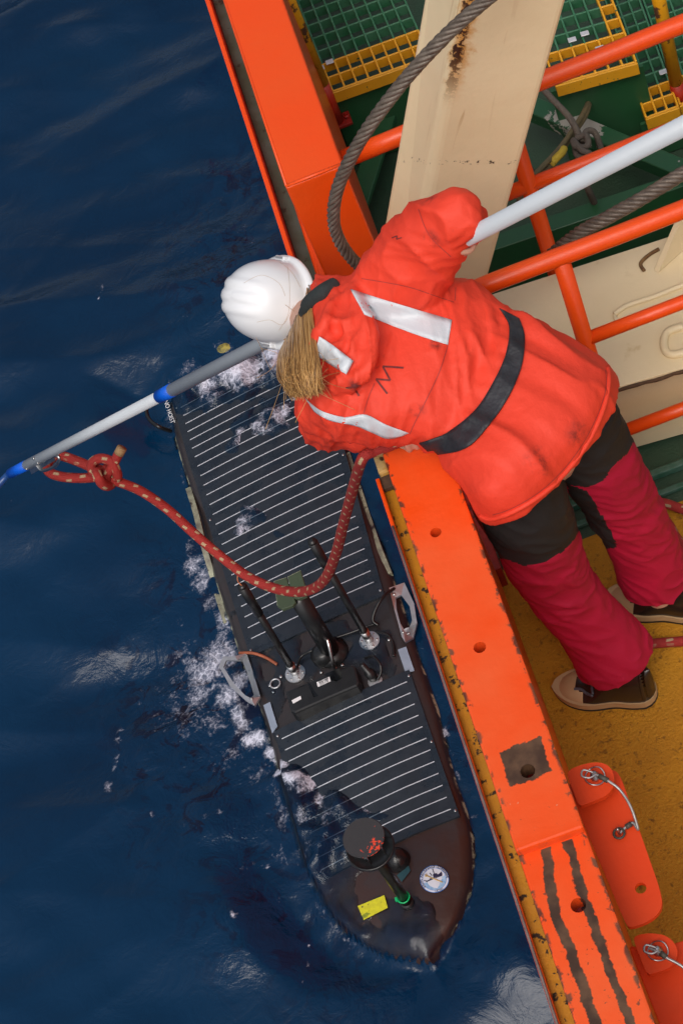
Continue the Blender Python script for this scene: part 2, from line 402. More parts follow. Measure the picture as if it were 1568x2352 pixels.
lug('hinge_plate', q1, .82, 'orange hinge plate with round hole and wire lanyard pin on bulwark', (1366, 1786),
    [(1360, 1778, .90), (1372, 1781, .903), (1396, 1794, .90), (1423, 1815, .89), (1448, 1855, .86), (1464, 1905, .828), (1452, 1890, .828), (1436, 1900, .828), (1421, 1915, .828)], (1470, 2040), u1)
q2 = [(1440, 2170), (1500, 2180), (1568, 2160), (1640, 2140), (1740, 2420), (1700, 2450), (1560, 2470)]
u2 = [(1450, 2150), (1490, 2142), (1530, 2148), (1553, 2170), (1556, 2200), (1540, 2222), (1497, 2236), (1484, 2238)]
lug('hinge_plate', q2, .72, 'darker orange hinge plate low beside the deck with lanyard pin', (1510, 2187),
    [(1490, 2178, .80), (1514, 2188, .803), (1530, 2200, .80), (1568, 2222, .79), (1600, 2260, .77)], None, u2)

# ================================================================== crane arm and its base
arm = thing('davit_crane', P(1000, 650, .3), 'cream painted box beam of a crane with rust streaks', 'crane')
def rust_arm(nt, b, c, pos):
    vx = attr(nt, 'UVMap'); x, y, z = sep(nt, vx.outputs['Vector'])
    # x across the wide face from the arris, y down the arm: rust bleeding along the arris and thin runs below it
    n1 = noise_n(nt, vx.outputs['Vector'], 26, 7, .7); n2 = noise_n(nt, vx.outputs['Vector'], 60, 6, .7)
    w_ = mth(nt, 'MULTIPLY_ADD', n1); w_.node.inputs[1].default_value = .10; w_.node.inputs[2].default_value = -.05
    xx = mth(nt, 'ABSOLUTE', mth(nt, 'SUBTRACT', mth(nt, 'ADD', x, w_), .012))
    up = ramp(nt, y, .47, .25)
    stain = mul(nt, ramp(nt, xx, .040, .004), up)
    core = mul(nt, mul(nt, ramp(nt, xx, .017, .011), up), ramp(nt, n1, .46, .50))
    mp = nt.nodes.new('ShaderNodeMapping'); mp.inputs['Scale'].default_value = (46, 3.0, 1); nt.links.new(vx.outputs['Vector'], mp.inputs['Vector'])
    run = mul(nt, mul(nt, ramp(nt, noise_n(nt, mp.outputs[0], 1, 3, .5, .6), .60, .66), ramp(nt, y, .80, .35)), mul(nt, ramp(nt, x, .16, .02), ramp(nt, x, -.10, 0)))
    c = mixc(nt, mul(nt, run, .6), c, rgb(nt, (.40, .20, .05)))
    c = mixc(nt, mul(nt, stain, .85), c, rgb(nt, (.55, .23, .02)))
    weld = mul(nt, ramp(nt, mth(nt, 'ABSOLUTE', mth(nt, 'SUBTRACT', y, .66)), .012, .004), ramp(nt, n2, .56, .60))
    return mixc(nt, mth(nt, 'MAXIMUM', core, weld), c, rgb(nt, (.045, .016, .008)))
m_arm = mat('cream_arm_paint', (.80, .66, .42), .40, col2=(.72, .57, .34), nscale=3, bump=.0018, bscale=20, chip=[((.06, .03, .015), 30, .79, .01)], extra=rust_arm)
def zt(py): return lerp(1.84, .56, (py + 60) / 800)
def apt(px, py): return P(px, py, zt(py))
# three visible arrises: outer left, shared arris, inner right; the fourth is hidden below
rows = [-60, 740]
def ax_left(y): return lerp(967, 863, y / 590)
def ax_mid(y): return lerp(1062, 978, y / 445)
def ax_right(y): return lerp(1307, 1112, y / 690)
V, U, F = [], [], []
acc = 0; prev = None
for y in rows:
    a, b_, c_ = apt(ax_left(y), y), apt(ax_mid(y), y) , apt(ax_right(y), y)
    wide = (c_ - b_).length; b_ = b_ + Vector((0, 0, .085))
    b_ = P(ax_mid(y), y, b_.z); a = P(ax_left(y), y, zt(y) - .03); c_ = P(ax_right(y), y, zt(y) + .02)
    d_ = a + (c_ - b_)
    if prev is not None: acc += (b_ - prev).length
    prev = b_.copy()
    V += [a, b_, c_, d_]; U += [(-(b_ - a).length, acc), (0, acc), ((c_ - b_).length, acc), (.5, acc)]
n = len(rows)
bm = bmesh.new(); bv = [bm.verts.new(v) for v in V]; uvl = bm.loops.layers.uv.new('UVMap')
idx = {v: i for i, v in enumerate(bv)}
for i in range(n - 1):
    for j in range(4): bm.faces.new([bv[i * 4 + j], bv[i * 4 + (j + 1) % 4], bv[(i + 1) * 4 + (j + 1) % 4], bv[(i + 1) * 4 + j]])
bm.faces.new(bv[:4][::-1]); bm.faces.new(bv[-4:])
for f in bm.faces:
    for lp in f.loops: lp[uvl].uv = U[idx[lp.vert]]
le = [e for e in bm.edges if abs(idx[e.verts[0]] - idx[e.verts[1]]) == 4]
bmesh.ops.bevel(bm, geom=le, offset=.022, segments=4, profile=.5, affect='EDGES')
bm_obj('beam', bm, m_arm, arm)

# cream base frame under the rail: two decks of plate, gusset and weld
cb = thing('machinery_foundation', P(1300, 750, .1), 'cream steel crane foundation with rusty lower edge behind the railing', 'foundation')
zb = .40
A0, A1 = P(1085, 690, zb), P(1760, 470, zb); B1, B0 = P(1760, 790, zb), P(1120, 975, zb)
bm = bmesh.new(); slab(bm, [A0, A1, B1, B0], .016, .003); bm_obj('top_plate', bm, m_cream, cb)
bm = bmesh.new(); slab(bm, [A0 + Vector((0, -.045, -.018)), A1 + Vector((0, -.045, -.018)), B1 + Vector((0, .06, -.018)), B0 + Vector((0, .06, -.018))], .366, 0); bm_obj('web', bm, m_cream, cb)
rust_pts = [lerp(B0, B1, i / 30) + Vector((0, -.0015 + .002 * math.sin(i * 2.3), -.012 + .002 * math.sin(i * 1.3))) for i in range(31)]
tube('rusty_edge', rust_pts, .0065, mat('edge_rust', (.10, .045, .014), .8, col2=(.035, .016, .01), nscale=30, bump=.003), cb, 6)
# gusset standing on the plate
g = [P(1500, 620, zb + .003), P(1610, 520, zb + .003)]
gd = (g[1] - g[0]).normalized(); gn = Vector((-gd.y, gd.x, 0))
bm = bmesh.new()
hp = [g[0], g[1] + gd * .2, g[1] + gd * .2 + Vector((0, 0, .42)), g[0] + gd * .10 + Vector((0, 0, .10))]
slab(bm, hp, .018, .002, gn); bm_obj('gusset', bm, m_cream, cb)
def zplate(px, py): return P(px, py, zb + .004)
tube('weld_bead', catmull([zplate(*q) for q in ((1410, 722), (1440, 702), (1500, 682), (1568, 655), (1640, 630))], 6), .008, m_cream, cb, 8)
tube('weld_bead', catmull([zplate(*q) for q in ((1410, 725), (1418, 737), (1440, 735), (1500, 712), (1568, 688), (1640, 660))], 6), .006, m_cream, cb, 8)
tube('weld_bead', catmull([zplate(*q) for q in ((1568, 750), (1530, 765), (1525, 800), (1545, 815), (1600, 800))], 6), .012, m_cream, cb, 8)
tube('weld_bead', catmull([zplate(*q) for q in ((1478, 622), (1470, 605), (1490, 585), (1512, 572))], 6), .0055, mat('weld_rust', (.07, .03, .012), .8, col2=(.3, .16, .05), nscale=30, bump=.002), cb, 8)

# ================================================================== railings
def railing(name, label, Y, top, mids, posts, x0, x1, r=.0245, rm=.019, zfoot=.004):
    t = thing(name, (posts[0] if posts else x0, Y, 0), label, 'railing')
    tube('top_rail', [Vector((x, Y + .002 * math.sin(x * 9), top)) for x in np.linspace(x0[0], x1, 16)], r, m_orange, t, 14)
    for k, zz in enumerate(mids): tube('rail', [Vector((x, Y, zz)) for x in np.linspace(x0[1 + k], x1, 10)], rm, m_orange, t, 12)
    for xp in posts: tube('post', [Vector((xp, Y, zfoot)), Vector((xp, Y, .3)), Vector((xp, Y, top - .001))], r * .93, m_orange, t, 12)
    return t
Ya = P(1285, 590, 1.05).y
xpa = P(1285, 590, 1.05).x
zb_m = .60; zb_l = .24
# heights of the two lower rails where the post crosses them
def z_on(px, py, Y):
    r = ray(px, py); return CAMH + r.z * (Y / r.y)
ra = railing('railing', 'orange pipe railing behind the bending person with one stout post', Ya, 1.05,
        [z_on(1460, 735, Ya), z_on(1500, 964, Ya)], [xpa], [-.02, xpa, xpa], 2.4)
Yb = P(780, 368, 1.10).y
rb_post = P(1205, 400, .78).x
rb = railing('railing', 'orange pipe railing running from the raised bulwark behind the crane arm', Yb, 1.10,
        [z_on(1400, 352, Yb)], [rb_post], [-.117, rb_post - .1], 2.6, .0255, .021)
# ================================================================== gratings
def grating(name, corners, z, label, nx, ny, yrow=2, ycols=(), th=.038, clips=()):
    """corners: front-left, front-right, back-right, back-left picture points on the plane z"""
    c = [P(px, py, z) for px, py in corners]
    t = thing(name, c[0], label, 'grating', 'fibreglass step gratings')
    ux, uy = (c[1] - c[0]), (c[3] - c[0]); lx_, ly_ = ux.length, uy.length; ux.normalize(); uy.normalize()
    px_, py_ = lx_ / nx, ly_ / ny
    def bar(p, d, s, L, m, key):
        if key not in GB:
            bm = bmesh.new(); hexa(bm, boxpts(0, L, -.0033, .0033, -th, 0), .0012, 1); GB[key] = bm_me(bm); GB[key].materials.append(m)
        add('grating_bar', GB[key], None, t, align(p, (0, 0, 1), d))
    for i in range(nx + 1):
        yc = i in ycols
        a = c[0] + ux * (i * px_)
        if yc: bar(a, uy, None, ly_, m_fyellow, (name, 'a', round(ly_, 3), 'y'))
        else:
            bar(a, uy, None, py_ * yrow, m_fyellow, (name, 'n', round(py_, 3)))
            bar(a + uy * (py_ * yrow), uy, None, ly_ - py_ * yrow, m_fgreen, (name, 'a', round(ly_, 3), 'g'))
    for j in range(ny + 1):
        yr = j < yrow + 1
        k0 = min(ycols) if ycols and not yr else nx
        d0 = c[0] + uy * (j * py_)
        if yr: bar(d0 + Vector((0, 0, -.0012)), ux, None, lx_, m_fyellow, (name, 'r', round(lx_, 3), 'y'))
        else:
            bar(d0 + Vector((0, 0, -.0012)), ux, None, k0 * px_, m_fgreen, (name, 'r', round(k0 * px_, 3), 'g'))
            if k0 < nx: bar(d0 + ux * (k0 * px_) + Vector((0, 0, -.0012)), ux, None, (nx - k0) * px_, m_fyellow, (name, 'r2', round(px_ * (nx - k0), 3)))
    # front fascia
    f0 = c[0] - uy * .006 + Vector((0, 0, -.002)); bm = bmesh.new()
    hexa(bm, [f0 + ux * a + uy * b + Vector((0, 0, h)) for h in (-.045, 0) for a, b in ((-.003, -.006), (lx_ + .003, -.006), (lx_ + .003, .001), (-.003, .001))], .001, 1)
    bm_obj('nosing', bm, m_fyellow, t)
    for px, py in clips:
        p = P(px, py, z + .003); bm = bmesh.new(); hexa(bm, [p + ux * a + uy * b + Vector((0, 0, h)) for h in (0, .004) for a, b in ((-.013, -.010), (.013, -.010), (.013, .010), (-.013, .010))], .001, 1)
        bm_obj('clip', bm, m_galv, t)
    # bearer under the front edge
    bm = bmesh.new(); o_ = c[0] + Vector((0, 0, -.05)) + uy * .02
    hexa(bm, [o_ + ux * a + uy * b + Vector((0, 0, h)) for h in (-(z - .058), 0) for a, b in ((-.02, 0), (lx_ + .02, 0), (lx_ + .02, .012), (-.02, .012))]); bm_obj('bearer', bm, m_green, t)
    return t
GB = {}
grating('step_grating', [(763, 208), (985, 128), (862, -190), (640, -110)], .38, 'green grating with yellow nosing between bulwark and crane arm', 8, 11, 2, (), clips=((757, 143), (736, 158)))
grating('step_grating', [(1275, 192), (1459, 140), (1368, -120), (1184, -68)], .42, 'green step grating with yellow front and end bars and white clips', 6, 8, 2, (5, 6), clips=((1313, 92), (1342, 78), (1377, 112)))
grating('step_grating', [(1482, 268), (1555, 242), (1450, -60), (1377, -34)], .22, 'short lower step grating with yellow nose at the stair post', 3, 11, 2, (), clips=((1522, 166),))
grating('step_grating', [(1560, 238), (1700, 190), (1595, -110), (1455, -62)], .20, 'green grating past the right yellow stair post', 5, 11, 2, (), clips=((1549, 152),))

# yellow stair posts with red feet
def stair_post(top, mid, foot, zt_, zf_, label):
    f = P(*foot, zf_)
    t = thing('stair_post', f, label, 'post', 'yellow stair posts')
    a = P(*top, zt_); b = lerp(a, f, .0)
    zsplit = None
    # vertical post: height where the colour changes is read off the vertical above the foot
    def zat(py):
        lo, hi = zf_, 3
        for _ in range(40):
            mdl = (lo + hi) / 2
            if proj((f.x, f.y, mdl))[1] > py: lo = mdl
            else: hi = mdl
        return lo
    zm, zt2 = zat(mid[1]), zat(-120)
    tube('pole', [Vector((f.x, f.y, zm)), Vector((f.x, f.y, zt2))], .021, m_ypole, t, 14)
    tube('foot_tube', [Vector((f.x, f.y, zf_)), Vector((f.x, f.y, zm))], .0212, m_red2, t, 14)
    box('foot_plate', f.x - .02, f.x + .045, f.y - .03, f.y + .03, zf_ - .012, zf_, m_red, t, .003)
    V, F = lathe_me([(.011, 0), (.011, .010), (.006, .012), (.006, .02)], 6); obj('bolt', xf(V, Matrix.Translation((f.x + .034, f.y, zf_))), F, m_red, t)
    return t
m_red2 = mat('red_foot', (.46, .022, .005), .4, col2=(.25, .018, .006), nscale=14, bump=.001, chip=[((.05, .012, .008), 18, .64, .05)])
stair_post((652, 0), (737, 192), (775, 278), 1.2, .26, 'rusty yellow stair post with red foot against the raised bulwark')
stair_post((1490, 0), (1545, 190), (1566, 262), 1.2, .10, 'yellow stair post with red foot at the short lower step')

# green framing under the steps
fr_ = thing('steel_staircase', P(1300, 320, .02), 'green steel frame with peeling paint under the steps', 'staircase')
def peel(nt, b, c, pos):
    x, y, z = sep(nt, pos); p0 = P(1345, 262, .24)
    d = nt.nodes.new('ShaderNodeVectorMath'); d.operation = 'DISTANCE'; nt.links.new(pos, d.inputs[0]); d.inputs[1].default_value = p0
    f = mul(nt, ramp(nt, d.outputs['Value'], .17, .03), 1.0)
    n1 = noise_n(nt, pos, 28, 6, .6)
    return mixc(nt, ramp(nt, mth(nt, 'ADD', n1, mul(nt, f, .32)), .68, .70), c, rgb(nt, (.28, .27, .24)))
m_peel = mat('peeling_green', (.012, .080, .030), .38, col2=(.02, .06, .03), nscale=6, bump=.001, extra=peel)
def bar3(name, a, b, wd, th_, m, t):
    d = (b - a).normalized(); s = Vector((0, 0, 1)).cross(d).normalized(); bm = bmesh.new()
    hexa(bm, [a - s * wd + Vector((0, 0, -th_)), b - s * wd + Vector((0, 0, -th_)), b + s * wd + Vector((0, 0, -th_)), a + s * wd + Vector((0, 0, -th_)),
              a - s * wd, b - s * wd, b + s * wd, a + s * wd], .002, 1); return bm_obj(name, bm, m, t)
bar3('diagonal_bar', P(1180, 222, .24), P(1660, 425, .24), .032, .05, m_peel, fr_)
bar3('cross_bar', P(770, 268, .20), P(1000, 186, .20), .028, .19, m_green, fr_)
bar3('diagonal_bar', P(900, 215, .165), P(790, 560, .165), .035, .02, m_green, fr_)
bar3('long_beam', P(1050, 585, .22), P(1700, 365, .22), .03, .212, m_green, fr_)
# shackle welded on the bar
sh0 = P(1345, 236, .245)
tube('pad_eye', [sh0 + Vector((.028 * math.cos(a), .012 * math.sin(a), .002 + .026 * math.sin(a))) for a in np.linspace(-.3, math.pi + .3, 12)], .008,
     mat('pink_primer', (.35, .16, .15), .6, col2=(.06, .03, .025), nscale=30, bump=.002), fr_, 8)
# coaming strip on the green deck by the person
rdg = thing('deck_coaming', P(1500, 1100, .02), 'low green deck coaming with worn shiny edges behind the legs', 'coaming')
yr0 = P(1500, 1085, .03).y
m_wet = mat('wet_green', (.02, .085, .05), .22, col2=(.10, .16, .13), nscale=30, bump=.002)
box('ridge', -.13, 5, yr0 - .012, yr0 + .012, .003, .03, m_wet, rdg, .005)
box('ridge', -.13, 5, yr0 - .075, yr0 - .055, .003, .018, m_wet, rdg, .004)
# ================================================================== the float (surface vehicle)
ZF, ZW = -2.44, -2.50
LEFT = [(366, 903), (375, 938), (386, 994), (405, 1054), (427, 1118), (443, 1176), (465, 1271), (498, 1374), (515, 1423), (539, 1498), (589, 1630), (612, 1708),
        (632, 1794), (655, 1878), (676, 1961), (698, 2010), (731, 2076), (777, 2130), (822, 2160), (880, 2189), (945, 2202), (987, 2206)]
RIGHT = [(740, 746), (770, 905), (800, 1030), (845, 1176), (878, 1246), (908, 1332), (960, 1489), (1005, 1621), (1030, 1724), (1050, 1794), (1076, 1870), (1085, 1919),
         (1087, 1969), (1079, 2031), (1054, 2101), (1018, 2158), (987, 2206)]
Lw = [P(px, py, ZF) for px, py in LEFT]; Rw = [P(px, py, ZF) for px, py in RIGHT]
stern_c, bow_c = (Lw[0] + Rw[0]) / 2, Lw[-1]
AXD = ((Lw[11] + Rw[8]) / 2 - (Lw[1] + Rw[1]) / 2); AXD.z = 0; AXD.normalize()      # towards the bow
LAT = Vector((AXD.y, -AXD.x, 0)); LAT = -LAT if LAT.dot(Rw[3] - Lw[3]) < 0 else LAT  # towards the ship
ORG = stern_c.copy(); ORG.z = 0
def axc(p): q = Vector((p[0], p[1], 0)) - ORG; return q.dot(AXD), q.dot(LAT)
lt = np.array([axc(p) for p in Lw]); rt = np.array([axc(p) for p in Rw])
tip_t = max(lt[-1, 0], rt[-1, 0])
def half(t):
    return float(np.interp(t, lt[:, 0], lt[:, 1])), float(np.interp(t, rt[:, 0], rt[:, 1]))
T0, T1 = max(lt[0, 0], rt[0, 0]), tip_t
FLEN = T1 - T0
def roll_z(t, l):
    b = sstep(.62, .95, (t - T0) / FLEN)
    return -.055 * sstep(.16, .0, (t - T0) / FLEN) + .055 * l - .075 * b * max(0, .12 - l) * 1.6 - .02 * b
def deck_z(t, u, l):
    e = abs(u)
    z = ZF + roll_z(t, l) + .012 * (1 - e * e)
    bow = sstep(.80, .90, (t - T0) / FLEN)
    z += bow * .035 * (1 - e * e)
    z -= .055 * sstep(.90, 1.0, e) ** 1.5
    z -= .02 * sstep(.965, 1.0, (t - T0) / FLEN)
    return z
def hull_z(x, y):
    t, l = axc((x, y)); 
    if t < T0 or t > T1: return None
    a, b = half(t)
    if b - a < 1e-4 or l < a or l > b: return None
    u = (l - (a + b) / 2) / ((b - a) / 2); return deck_z(t, u, l)
def F_(px, py, h=0.0):
    p = P(px, py, ZF)
    for _ in range(3):
        z = hull_z(p.x, p.y); p = P(px, py, (ZF if z is None else z) + h)
    return p
def vert_top(base, px, py):
    """point on the picture ray nearest to the vertical above base"""
    r = ray(px, py); d = (base.x * r.x + base.y * r.y) / (r.x ** 2 + r.y ** 2); return CAM + r * d
glider = thing('float_vehicle', (ORG + AXD * 1.5) + Vector((0, 0, ZW)), 'dark surfboard-shaped ocean float with solar panels and antennas in the water', 'ocean float')
# hull
NT, NU = 90, 28; V, Fc = [], []
us = [-1, -1, -1, -.995, -.98, -.95, -.9, -.82] + list(np.linspace(-.7, .7, 13)) + [.82, .9, .95, .98, .995, 1, 1, 1]
lowz = {0: -.30, 1: -.16, 2: -.06}
for i in range(NT + 1):
    t = lerp(T0, T1 - .0005, 1 - (1 - i / NT) ** 1.35); a, b = half(t)
    for j, u in enumerate(us):
        l = (a + b) / 2 + u * (b - a) / 2; z = deck_z(t, u, l); k = min(j, len(us) - 1 - j)
        if k in lowz: z += lowz[k]; l = (a + b) / 2 + u * (b - a) / 2 * {0: .80, 1: .97, 2: 1.0}[k]
        p = ORG + AXD * t + LAT * l; V.append(Vector((p.x, p.y, z)))
m_ = len(us)
for i in range(NT):
    for j in range(m_ - 1): Fc.append((i * m_ + j, i * m_ + j + 1, (i + 1) * m_ + j + 1, (i + 1) * m_ + j))
Fc.append(tuple(range(m_ - 1, -1, -1))); Fc.append(tuple(NT * m_ + j for j in range(m_)))
def hull_paint(nt, b, c, pos):
    uv = attr(nt, 'edge'); e = uv.outputs['Fac']
    n1 = noise_n(nt, pos, 9, 6, .6); n2 = noise_n(nt, pos, 26, 6, .7)
    bow = attr(nt, 'bow').outputs['Fac']
    c = mixc(nt, bow, rgb(nt, (.030, .026, .027)), rgb(nt, (.042, .020, .016)))
    c = mixc(nt, mul(nt, ramp(nt, n1, .45, .62), .6), c, rgb(nt, (.036, .026, .026)))
    worn = mul(nt, ramp(nt, e, .955, .975), ramp(nt, mth(nt, 'ADD', n1, mul(nt, n2, .3)), .64, .72))
    return mixc(nt, worn, c, rgb(nt, (.42, .42, .29)))
m_hull = mat('hull_antifouling', (.04, .03, .03), .30, bump=.002, bscale=30, extra=hull_paint)
ho = obj('hull', V, Fc, m_hull, glider, True)
at = ho.data.attributes.new('edge', 'FLOAT', 'POINT'); at.data.foreach_set('value', [abs(us[i % m_]) if 2 < i % m_ < m_ - 3 else 1.0 for i in range(len(V))])
at = ho.data.attributes.new('bow', 'FLOAT', 'POINT'); at.data.foreach_set('value', [sstep(.80, .83, i // m_ / NT) if False else sstep(.775, .80, (axc(V[i])[0] - T0) / FLEN) for i in range(len(V))])

# solar panels and their bright busbars
def cells(nt, b, c, pos):
    uv = attr(nt, 'UVMap').outputs['Vector']; x, y, z = sep(nt, uv)
    fx = mth(nt, 'ABSOLUTE', mth(nt, 'SUBTRACT', mth(nt, 'FRACT', mul(nt, x, 8)), .5)); fy = mth(nt, 'ABSOLUTE', mth(nt, 'SUBTRACT', mth(nt, 'FRACT', y), .5))
    ln = mth(nt, 'MAXIMUM', ramp(nt, fx, .488, .496), mul(nt, ramp(nt, fy, .46, .48), .6))
    n1 = noise_n(nt, pos, 14, 6, .6)
    c = mixc(nt, ramp(nt, n1, .35, .65), rgb(nt, (.0105, .0165, .026)), rgb(nt, (.016, .0235, .034)))
    wet = ramp(nt, noise_n(nt, pos, 5, 7, .65), .50, .60)
    rr = mth(nt, 'MULTIPLY_ADD', wet); rr.node.inputs[1].default_value = -.34; rr.node.inputs[2].default_value = .46
    nt.links.new(rr, b.inputs['Roughness'])
    return mixc(nt, mul(nt, ln, .7), c, rgb(nt, (.007, .009, .012)))
m_panel = mat('solar_cells', (.02, .025, .03), .4, bump=.0012, bscale=26, extra=cells)
m_bus = mat('busbar', (.62, .66, .72), .4, .1, col2=(.40, .43, .48), nscale=60)
def panel(cs, first, last, nstripes, extra_top, extra_bot, mlat):
    """first/last = ((left px),(right px)) of the first and last busbar"""
    l0, r0 = [P(*q, ZF + .01) for q in first]; l1, r1 = [P(*q, ZF + .01) for q in last]
    a0, a1 = axc(l0)[0], axc(l1)[0]
    def pt(s, u, h):
        """s = busbar index (fractional), u = -1..1 across"""
        f = s / (nstripes - 1); L_ = l0.lerp(l1, f) if 0 <= f <= 1 else l0 + (l1 - l0) * f; R_ = r0 + (r1 - r0) * f
        p = L_.lerp(R_, (u + 1) / 2); t, l = axc(p); a, b = half(min(max(t, T0 + .01), T1 - .01)); uu = max(-1, min(1, (l - (a + b) / 2) / max(1e-3, (b - a) / 2)))
        return Vector((p.x, p.y, deck_z(t, min(.85, abs(uu)), l) + h))
    s0, s1 = -extra_top, nstripes - 1 + extra_bot; ny, nx = int((s1 - s0) * 2) + 2, 12
    V, Fq, U = [], [], []
    for layer, h in ((0, .014), (1, -.002)):
        for i in range(ny + 1):
            for j in range(nx + 1):
                s = lerp(s0, s1, i / ny); u = lerp(-1 - mlat, 1 + mlat, j / nx)
                # rounded corners
                V.append(pt(s, u, h)); U.append(((u + 1) / 2, s))
    W = nx + 1; o2 = (ny + 1) * W
    for i in range(ny):
        for j in range(nx): Fq.append((i * W + j, i * W + j + 1, (i + 1) * W + j + 1, (i + 1) * W + j))
    per = [j for j in range(nx)] + [i * W + nx for i in range(ny)] + [ny * W + j for j in range(nx, 0, -1)] + [i * W for i in range(ny, 0, -1)]
    for k in range(len(per)): a, b = per[k], per[(k + 1) % len(per)]; Fq.append((a, a + o2, b + o2, b))
    po = obj('solar_panel', V, Fq, m_panel, glider, False, U)
    for s in range(-cs, nstripes):
        L_ = [pt(s, u, .0152) for u in np.linspace(-1, 1, 5)]
        bm = bmesh.new(); d = (L_[-1] - L_[0]).normalized(); q = Vector((0, 0, 1)).cross(d).normalized() * .0020
        tops = [[bm.verts.new(p + q + Vector((0, 0, dz))) for p in L_] for dz in (0, -.002)], [[bm.verts.new(p - q + Vector((0, 0, dz))) for p in L_] for dz in (0, -.002)]
        for i in range(4):
            bm.faces.new((tops[0][0][i], tops[0][0][i + 1], tops[1][0][i + 1], tops[1][0][i]))
            bm.faces.new((tops[0][0][i], tops[0][1][i], tops[0][1][i + 1], tops[0][0][i + 1])); bm.faces.new((tops[1][0][i], tops[1][0][i + 1], tops[1][1][i + 1], tops[1][1][i]))
        bm_obj('busbar', bm, m_bus, po)
    for s, u in ((s0 + .5, -1), (s0 + .5, 1), (s1 - .5, -1), (s1 - .5, 1), ((s0 + s1) / 2, -1), ((s0 + s1) / 2, 1)):
        V2, F2 = lathe_me([(.006, 0), (.006, .003), (.003, .004)], 10); p = pt(s, u * (1 + mlat * .6), .014)
        obj('screw', xf(V2, Matrix.Translation(p)), F2, m_steel, po, True)
    return pt
pt_up = panel(1, ((412.4, 939.9), (712, 800)), ((575.7, 1464.6), (861, 1343)), 24, 1.7, 1.4, .10)
pt_lo = panel(0, ((645.8, 1694.7), (937.4, 1571.8)), ((729, 1985.5), (1036, 1861)), 12, .9, .75, .085)
# side covers and pale worn bumper strips
def strip(name, pts, wd, h, m, th=.008):
    c = catmull([F_(px, py, h) for px, py in pts], 6); V, Fq = [], []
    for i, p in enumerate(c):
        d = (c[min(i + 1, len(c) - 1)] - c[max(i - 1, 0)]).normalized(); s = Vector((0, 0, 1)).cross(d).normalized() * wd
        V += [p + s, p - s, p - s - Vector((0, 0, th + .02)), p + s - Vector((0, 0, th + .02))]
    for i in range(len(c) - 1):
        for j in range(4): Fq.append((i * 4 + j, i * 4 + (j + 1) % 4, i * 4 + 4 + (j + 1) % 4, i * 4 + 4 + j))
    Fq += [(0, 1, 2, 3), tuple(len(V) - 4 + k for k in (3, 2, 1, 0))]
    return obj(name, V, Fq, m, glider)
m_bumper = mat('worn_bumper', (.34, .36, .25), .55, col2=(.10, .085, .07), nscale=13, namt=1, bump=.002, chip=[((.03, .02, .022), 16, .57, .05)])
strip('bumper_strip', [(796, 1040), (822, 1120), (845, 1190), (868, 1256), (893, 1318)], .014, .004, m_bumper)
strip('bumper_strip', [(432, 1120), (450, 1180), (470, 1262), (490, 1330), (503, 1378), (520, 1430)], .013, .004, m_bumper)
m_alupl = mat('pale_plate', (.30, .36, .46), .35, .1, col2=(.2, .24, .3), nscale=20)
bm = bmesh.new(); slab(bm, [F_(*q, .012) for q in ((913, 1492), (932, 1485), (951, 1540), (931, 1546))], .004); bm_obj('keel_plate', bm, m_alupl, glider)
bm = bmesh.new(); slab(bm, [F_(*q, .012) for q in ((605, 1620), (620, 1612), (637, 1668), (625, 1684))], .004); bm_obj('keel_plate', bm, m_alupl, glider)
# lifting handles: aluminium frames
def frame_handle(outer, inner, h, label):
    o = [F_(px, py, h) for px, py in outer]; i_ = [F_(px, py, h) for px, py in inner]; n = len(o); V = []
    for p in o: V.append(p)
    for p in i_: V.append(p)
    for p in o: V.append(p - Vector((0, 0, .012)))
    for p in i_: V.append(p - Vector((0, 0, .012)))
    Fq = []
    for k in range(n):
        k2 = (k + 1) % n
        Fq += [(k, k2, n + k2, n + k), (2 * n + k2, 2 * n + k, 3 * n + k, 3 * n + k2), (k2, k, 2 * n + k, 2 * n + k2), (n + k, n + k2, 3 * n + k2, 3 * n + k)]
    h_ = obj('lifting_handle', V, Fq, m_alu, glider)
    if label: h_['label'] = label
    return h_
hd = frame_handle([(893, 1350), (928, 1338), (950, 1385), (957, 1430), (948, 1465), (930, 1475), (922, 1462), (905, 1400)],
                  [(908, 1372), (921, 1366), (940, 1392), (946, 1425), (940, 1440), (927, 1445), (918, 1430), (910, 1400)], .03, 'bare aluminium lifting handle next to the ship')
hd2 = frame_handle([(540, 1507), (566, 1500), (580, 1540), (598, 1600), (585, 1620), (566, 1610), (528, 1575), (503, 1530), (512, 1508)],
                   [(545, 1516), (556, 1516), (568, 1545), (583, 1595), (577, 1604), (563, 1597), (536, 1568), (513, 1532), (520, 1516)], .02, 'lifting handle awash in foam')
for hnd, pts in ((hd, ((905, 1365), (925, 1452), (938, 1455))), (hd2, ((552, 1509), (578, 1605)))):
    for px, py in pts:
        V2, F2 = lathe_me([(.007, 0), (.007, .004), (.004, .006)], 8); obj('bolt', xf(V2, Matrix.Translation(F_(px, py, .031 if hnd is hd else .021))), F2, m_steel, hnd, True)
